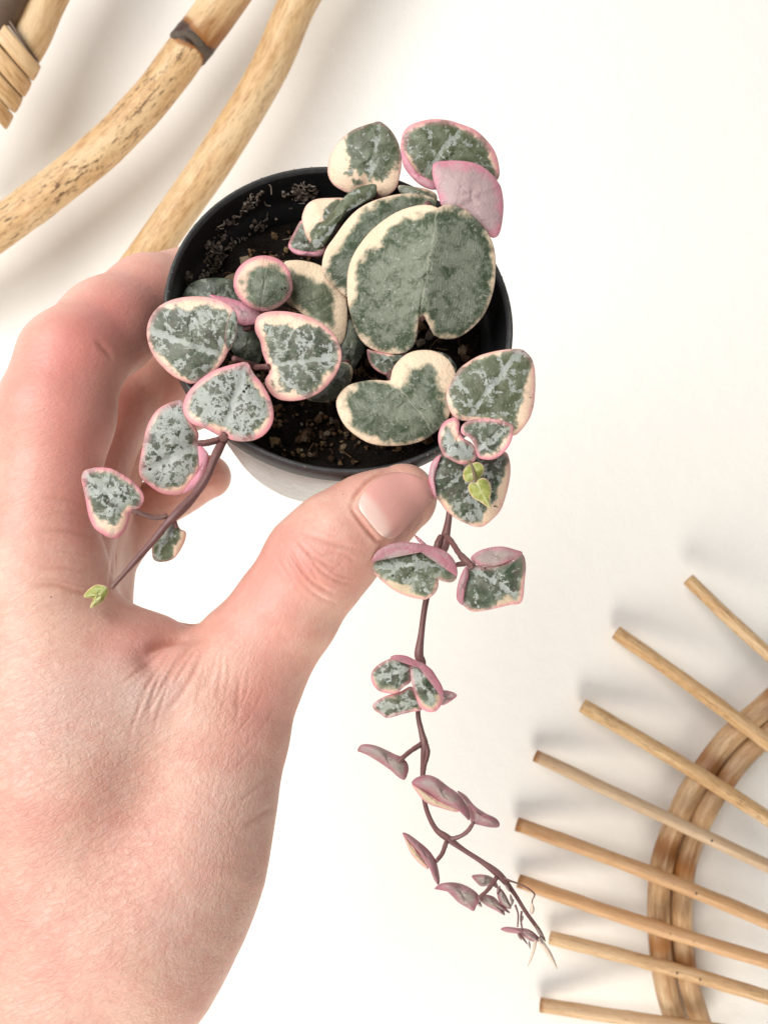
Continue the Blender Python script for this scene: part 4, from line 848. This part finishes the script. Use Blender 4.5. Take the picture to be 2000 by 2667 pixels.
pod([(135, 152), (150, 118), (185, 103), (260, 112), (340, 145), (400, 175), (440, 190), (482, 232), (493, 278), (480, 330), (460, 355), (420, 335), (370, 290), (300, 240), (220, 190), (160, 162)], .1955, ((430, 250), (140, 140)), pink=.4)
stem('G', [(415, 232, .1945, 22), (450, 200, .1950, 34), (510, 150, .1965, 34), (580, 105, .1980, 40)], .0, 'petiole', 18)
stem('G', [(615, 110, .1978, 40), (625, 170, .1975, 36), (605, 250, .1978, 30), (595, 320, .1982, 28)], .0, 'petiole', 16)
pod([(512, 372), (550, 335), (620, 318), (690, 340), (770, 400), (840, 450), (890, 520), (918, 590), (915, 640), (890, 608), (850, 565), (800, 545), (720, 512), (650, 465), (580, 420), (530, 392)], .1940, ((905, 620), (520, 370)), split=[(514, 385), (580, 415), (650, 460), (720, 505), (800, 540), (855, 565), (830, 578), (790, 572), (720, 552), (640, 525), (590, 490), (550, 440)], pink=.6)
pod([(830, 430), (890, 460), (950, 530), (1020, 580), (1100, 620), (1128, 660), (1115, 685), (1060, 685), (990, 670), (930, 650), (915, 590), (885, 510)], .1965, ((930, 640), (1125, 670)), pink=.7)
stem('G', [(945, 650, .1960, 26), (905, 710, .1965, 32), (850, 748, .1970, 30), (775, 770, .1975, 40)], .0, 'petiole', 18)
pod([(447, 722), (490, 730), (560, 780), (630, 840), (680, 910), (700, 980), (710, 1050), (700, 1087), (670, 1050), (640, 975), (600, 910), (540, 840), (485, 770)], .1935, ((690, 940), (450, 725)), split=[(452, 732), (500, 785), (550, 850), (605, 920), (635, 972), (612, 972), (560, 930), (510, 870), (478, 800)], pink=.6)
stem('G', [(685, 920, .1940, 30), (725, 870, .1955, 32), (755, 790, .1972, 34)], .0, 'petiole', 16)
pod([(672, 1115), (710, 1080), (780, 1067), (850, 1075), (920, 1105), (975, 1150), (985, 1195), (965, 1235), (945, 1270), (900, 1245), (840, 1210), (780, 1150), (730, 1110)], .1930, ((970, 1160), (680, 1110)), pink=.75)
stem('G', [(975, 1180, .1928, 26), (1040, 1125, .1940, 30), (1105, 1035, .1960, 36)], .0, 'petiole', 18)
pod([(932, 1025), (970, 1012), (1040, 1018), (1095, 1050), (1120, 1115), (1070, 1092), (1000, 1097), (960, 1065)], .1975, ((1100, 1070), (935, 1025)), pink=.55, T=1.2)
pod([(985, 1190), (1020, 1155), (1080, 1165), (1130, 1210), (1198, 1275), (1185, 1282), (1160, 1268), (1162, 1300), (1100, 1265), (1040, 1235)], .1955, ((1000, 1190), (1190, 1275)), pink=.4, T=1.2)
pod([(968, 1205), (990, 1200), (1005, 1240), (980, 1232)], .1950, ((970, 1205), (1000, 1240)), pink=.2, T=.8)
pod([(1110, 1110), (1145, 1120), (1188, 1190), (1208, 1250), (1165, 1245), (1118, 1190)], .1945, ((1115, 1120), (1200, 1250)), pink=.3, T=1.2)
pod([(1133, 1395), (1170, 1378), (1250, 1385), (1330, 1395), (1390, 1440), (1420, 1480), (1350, 1480), (1260, 1432), (1180, 1418)], .1940, ((1400, 1460), (1135, 1395)), pink=.8, T=1.2)
stem('G', [(1235, 1225, .1958, 14), (1255, 1290, .1950, 12), (1252, 1380, .1942, 10)], .0, 'petiole', 14)
stem('G', [(1280, 1270, .1958, 16), (1275, 1330, .1950, 14), (1285, 1400, .1942, 12)], .0, 'petiole', 14)
stem('G', [(1265, 1430, .1938, 18), (1295, 1465, .1936, 16), (1320, 1500, .1935, 6)], .0, 'petiole', 12)
stem('G', [(1140, 1035, .1962, 26), (1200, 1058, .1958, 16), (1265, 1080, .1955, 13), (1325, 1110, .1953, 13), (1370, 1152, .1952, 12), (1355, 1190, .1952, 9), (1352, 1225, .1952, 9)], .1, 'tendril', 30)
stem('G', [(1352, 1215, .1952, 9), (1355, 1245, .1951, 28), (1352, 1270, .1951, 32), (1348, 1290, .1951, 10)], .0, 'flower_bud', 14, mat=M_PALE)
stem('G', [(1375, 1470, .1948, 26), (1368, 1530, .1946, 20), (1345, 1600, .1944, 16), (1322, 1658, .1942, 5)], .3, 'dry_wisp', 18, mat=M_PALE)
stem('G', [(1395, 1460, .1950, 36), (1450, 1530, .1948, 34), (1490, 1600, .1946, 30), (1528, 1672, .1944, 6)], .3, 'dry_wisp', 18, mat=M_PALE)
stem('G', [(1380, 1370, .1957, 26), (1410, 1420, .1957, 30), (1445, 1480, .1957, 8)], .6, 'stem', 14)
# dry cluster of tiny leaves round the tip
for (x, y, ln, wd, a_, pk) in ((1165, 1075, 70, 24, 60, .5), (1200, 1150, 74, 22, 75, .3), (1225, 1185, 60, 20, 110, .2), (1130, 1090, 66, 24, 110, .6), (1300, 1405, 84, 26, 20, .7), (1345, 1440, 80, 26, 35, .6), (1250, 1420, 64, 20, 60, .4), (1385, 1385, 80, 24, 55, .3), (1405, 1440, 70, 20, 75, .2), (1330, 1475, 60, 18, 80, .3), (1225, 1402, 60, 18, -10, .6), (1290, 1300, 40, 16, 100, .2)):
    ca, sa = math.cos(math.radians(a_)), math.sin(math.radians(a_)); o_ = []
    for (f, h) in ((0, 0), (.2, .7), (.5, 1), (.8, .6), (1, 0), (.8, -.5), (.5, -.8), (.2, -.6)):
        o_.append((x + ca * f * ln - sa * h * wd * .5, y + sa * f * ln + ca * h * wd * .5))
    pod(o_, .1944 - .0001 * (x % 7), ((x, y), (x + ca * ln, y + sa * ln)), pink=pk, T=.9)
# stems rising from the soil to the leaf bases
for (x, y, d, ex, ey) in ((1155, 955, .2060, 1080, 1000), (1185, 470, .2120, 1120, 560), (940, 400, .2150, 1000, 560), (470, 925, .2085, 620, 960), (1040, 1230, .2030, 960, 1150), (830, 1170, .2110, 850, 1090), (640, 990, .2125, 720, 960), (1310, 1390, .2010, 1180, 1180), (1290, 500, .2120, 1160, 640), (400, 1000, .2100, 560, 1000)):
    e = S('A', [(ex, ey)])[0]; root = P(e[0], e[1], .2240); b = P(*S('A', [(x, y)])[0], d)
    q = spline(np.array([root, (root + b) / 2 + np.array([0, .001, .001]), b]), 16)
    tube('stem', q, .0009, M_STEM, plant, 8, {'green': lambda UV: np.zeros(len(UV))})
# dark specks of soil lying on leaves
FV, FF = [], []
CV, CF = FV, FF
for sy, x, y, d, s in (('B', 1405, 705, .1935, 5), ('B', 1420, 690, .1935, 5), ('B', 1432, 672, .1935, 4), ('B', 865, 1155, .1945, 5), ('A', 555, 835, .2045, 5), ('A', 568, 828, .2045, 5), ('H', 545, 222, .1965, 2.6), ('H', 495, 565, .1960, 3), ('H', 1245, 598, .1968, 2.4), ('H', 1272, 705, .1968, 2),
                        ('H', 830, 1850, .1915, 3), ('H', 855, 1858, .1915, 2.6), ('H', 420, 1670, .1965, 2.6), ('E', 340, 415, .1905, 4), ('E', 1005, 358, .1915, 3.5), ('E', 478, 1082, .1900, 2), ('B', 790, 1415, .1868, 3), ('A', 830, 858, .2085, 3), ('A', 1063, 1295, .1985, 3), ('D', 815, 390, .1930, 2.2), ('B', 295, 1892, .1780, 2.2)):
    q = S(sy, [(x, y)])[0]; crumb(P(q[0], q[1], d), s * .00007)
fl = link('soil_specks', mesh('soil_specks', FV, FF, smooth=False), mat_plain('dark_speck', (.01, .008, .006), (.03, .02, .015), 900, .8)); fl['kind'] = 'stuff'; fl['label'] = 'tiny dark soil specks lying on the leaves'
for o in SC.objects:
    if o.type == 'MESH' and o.parent is None and o.name not in ('wall', 'hand', 'potting_soil', 'soil_crumbs', 'soil_specks'): print('top-level', o.name)
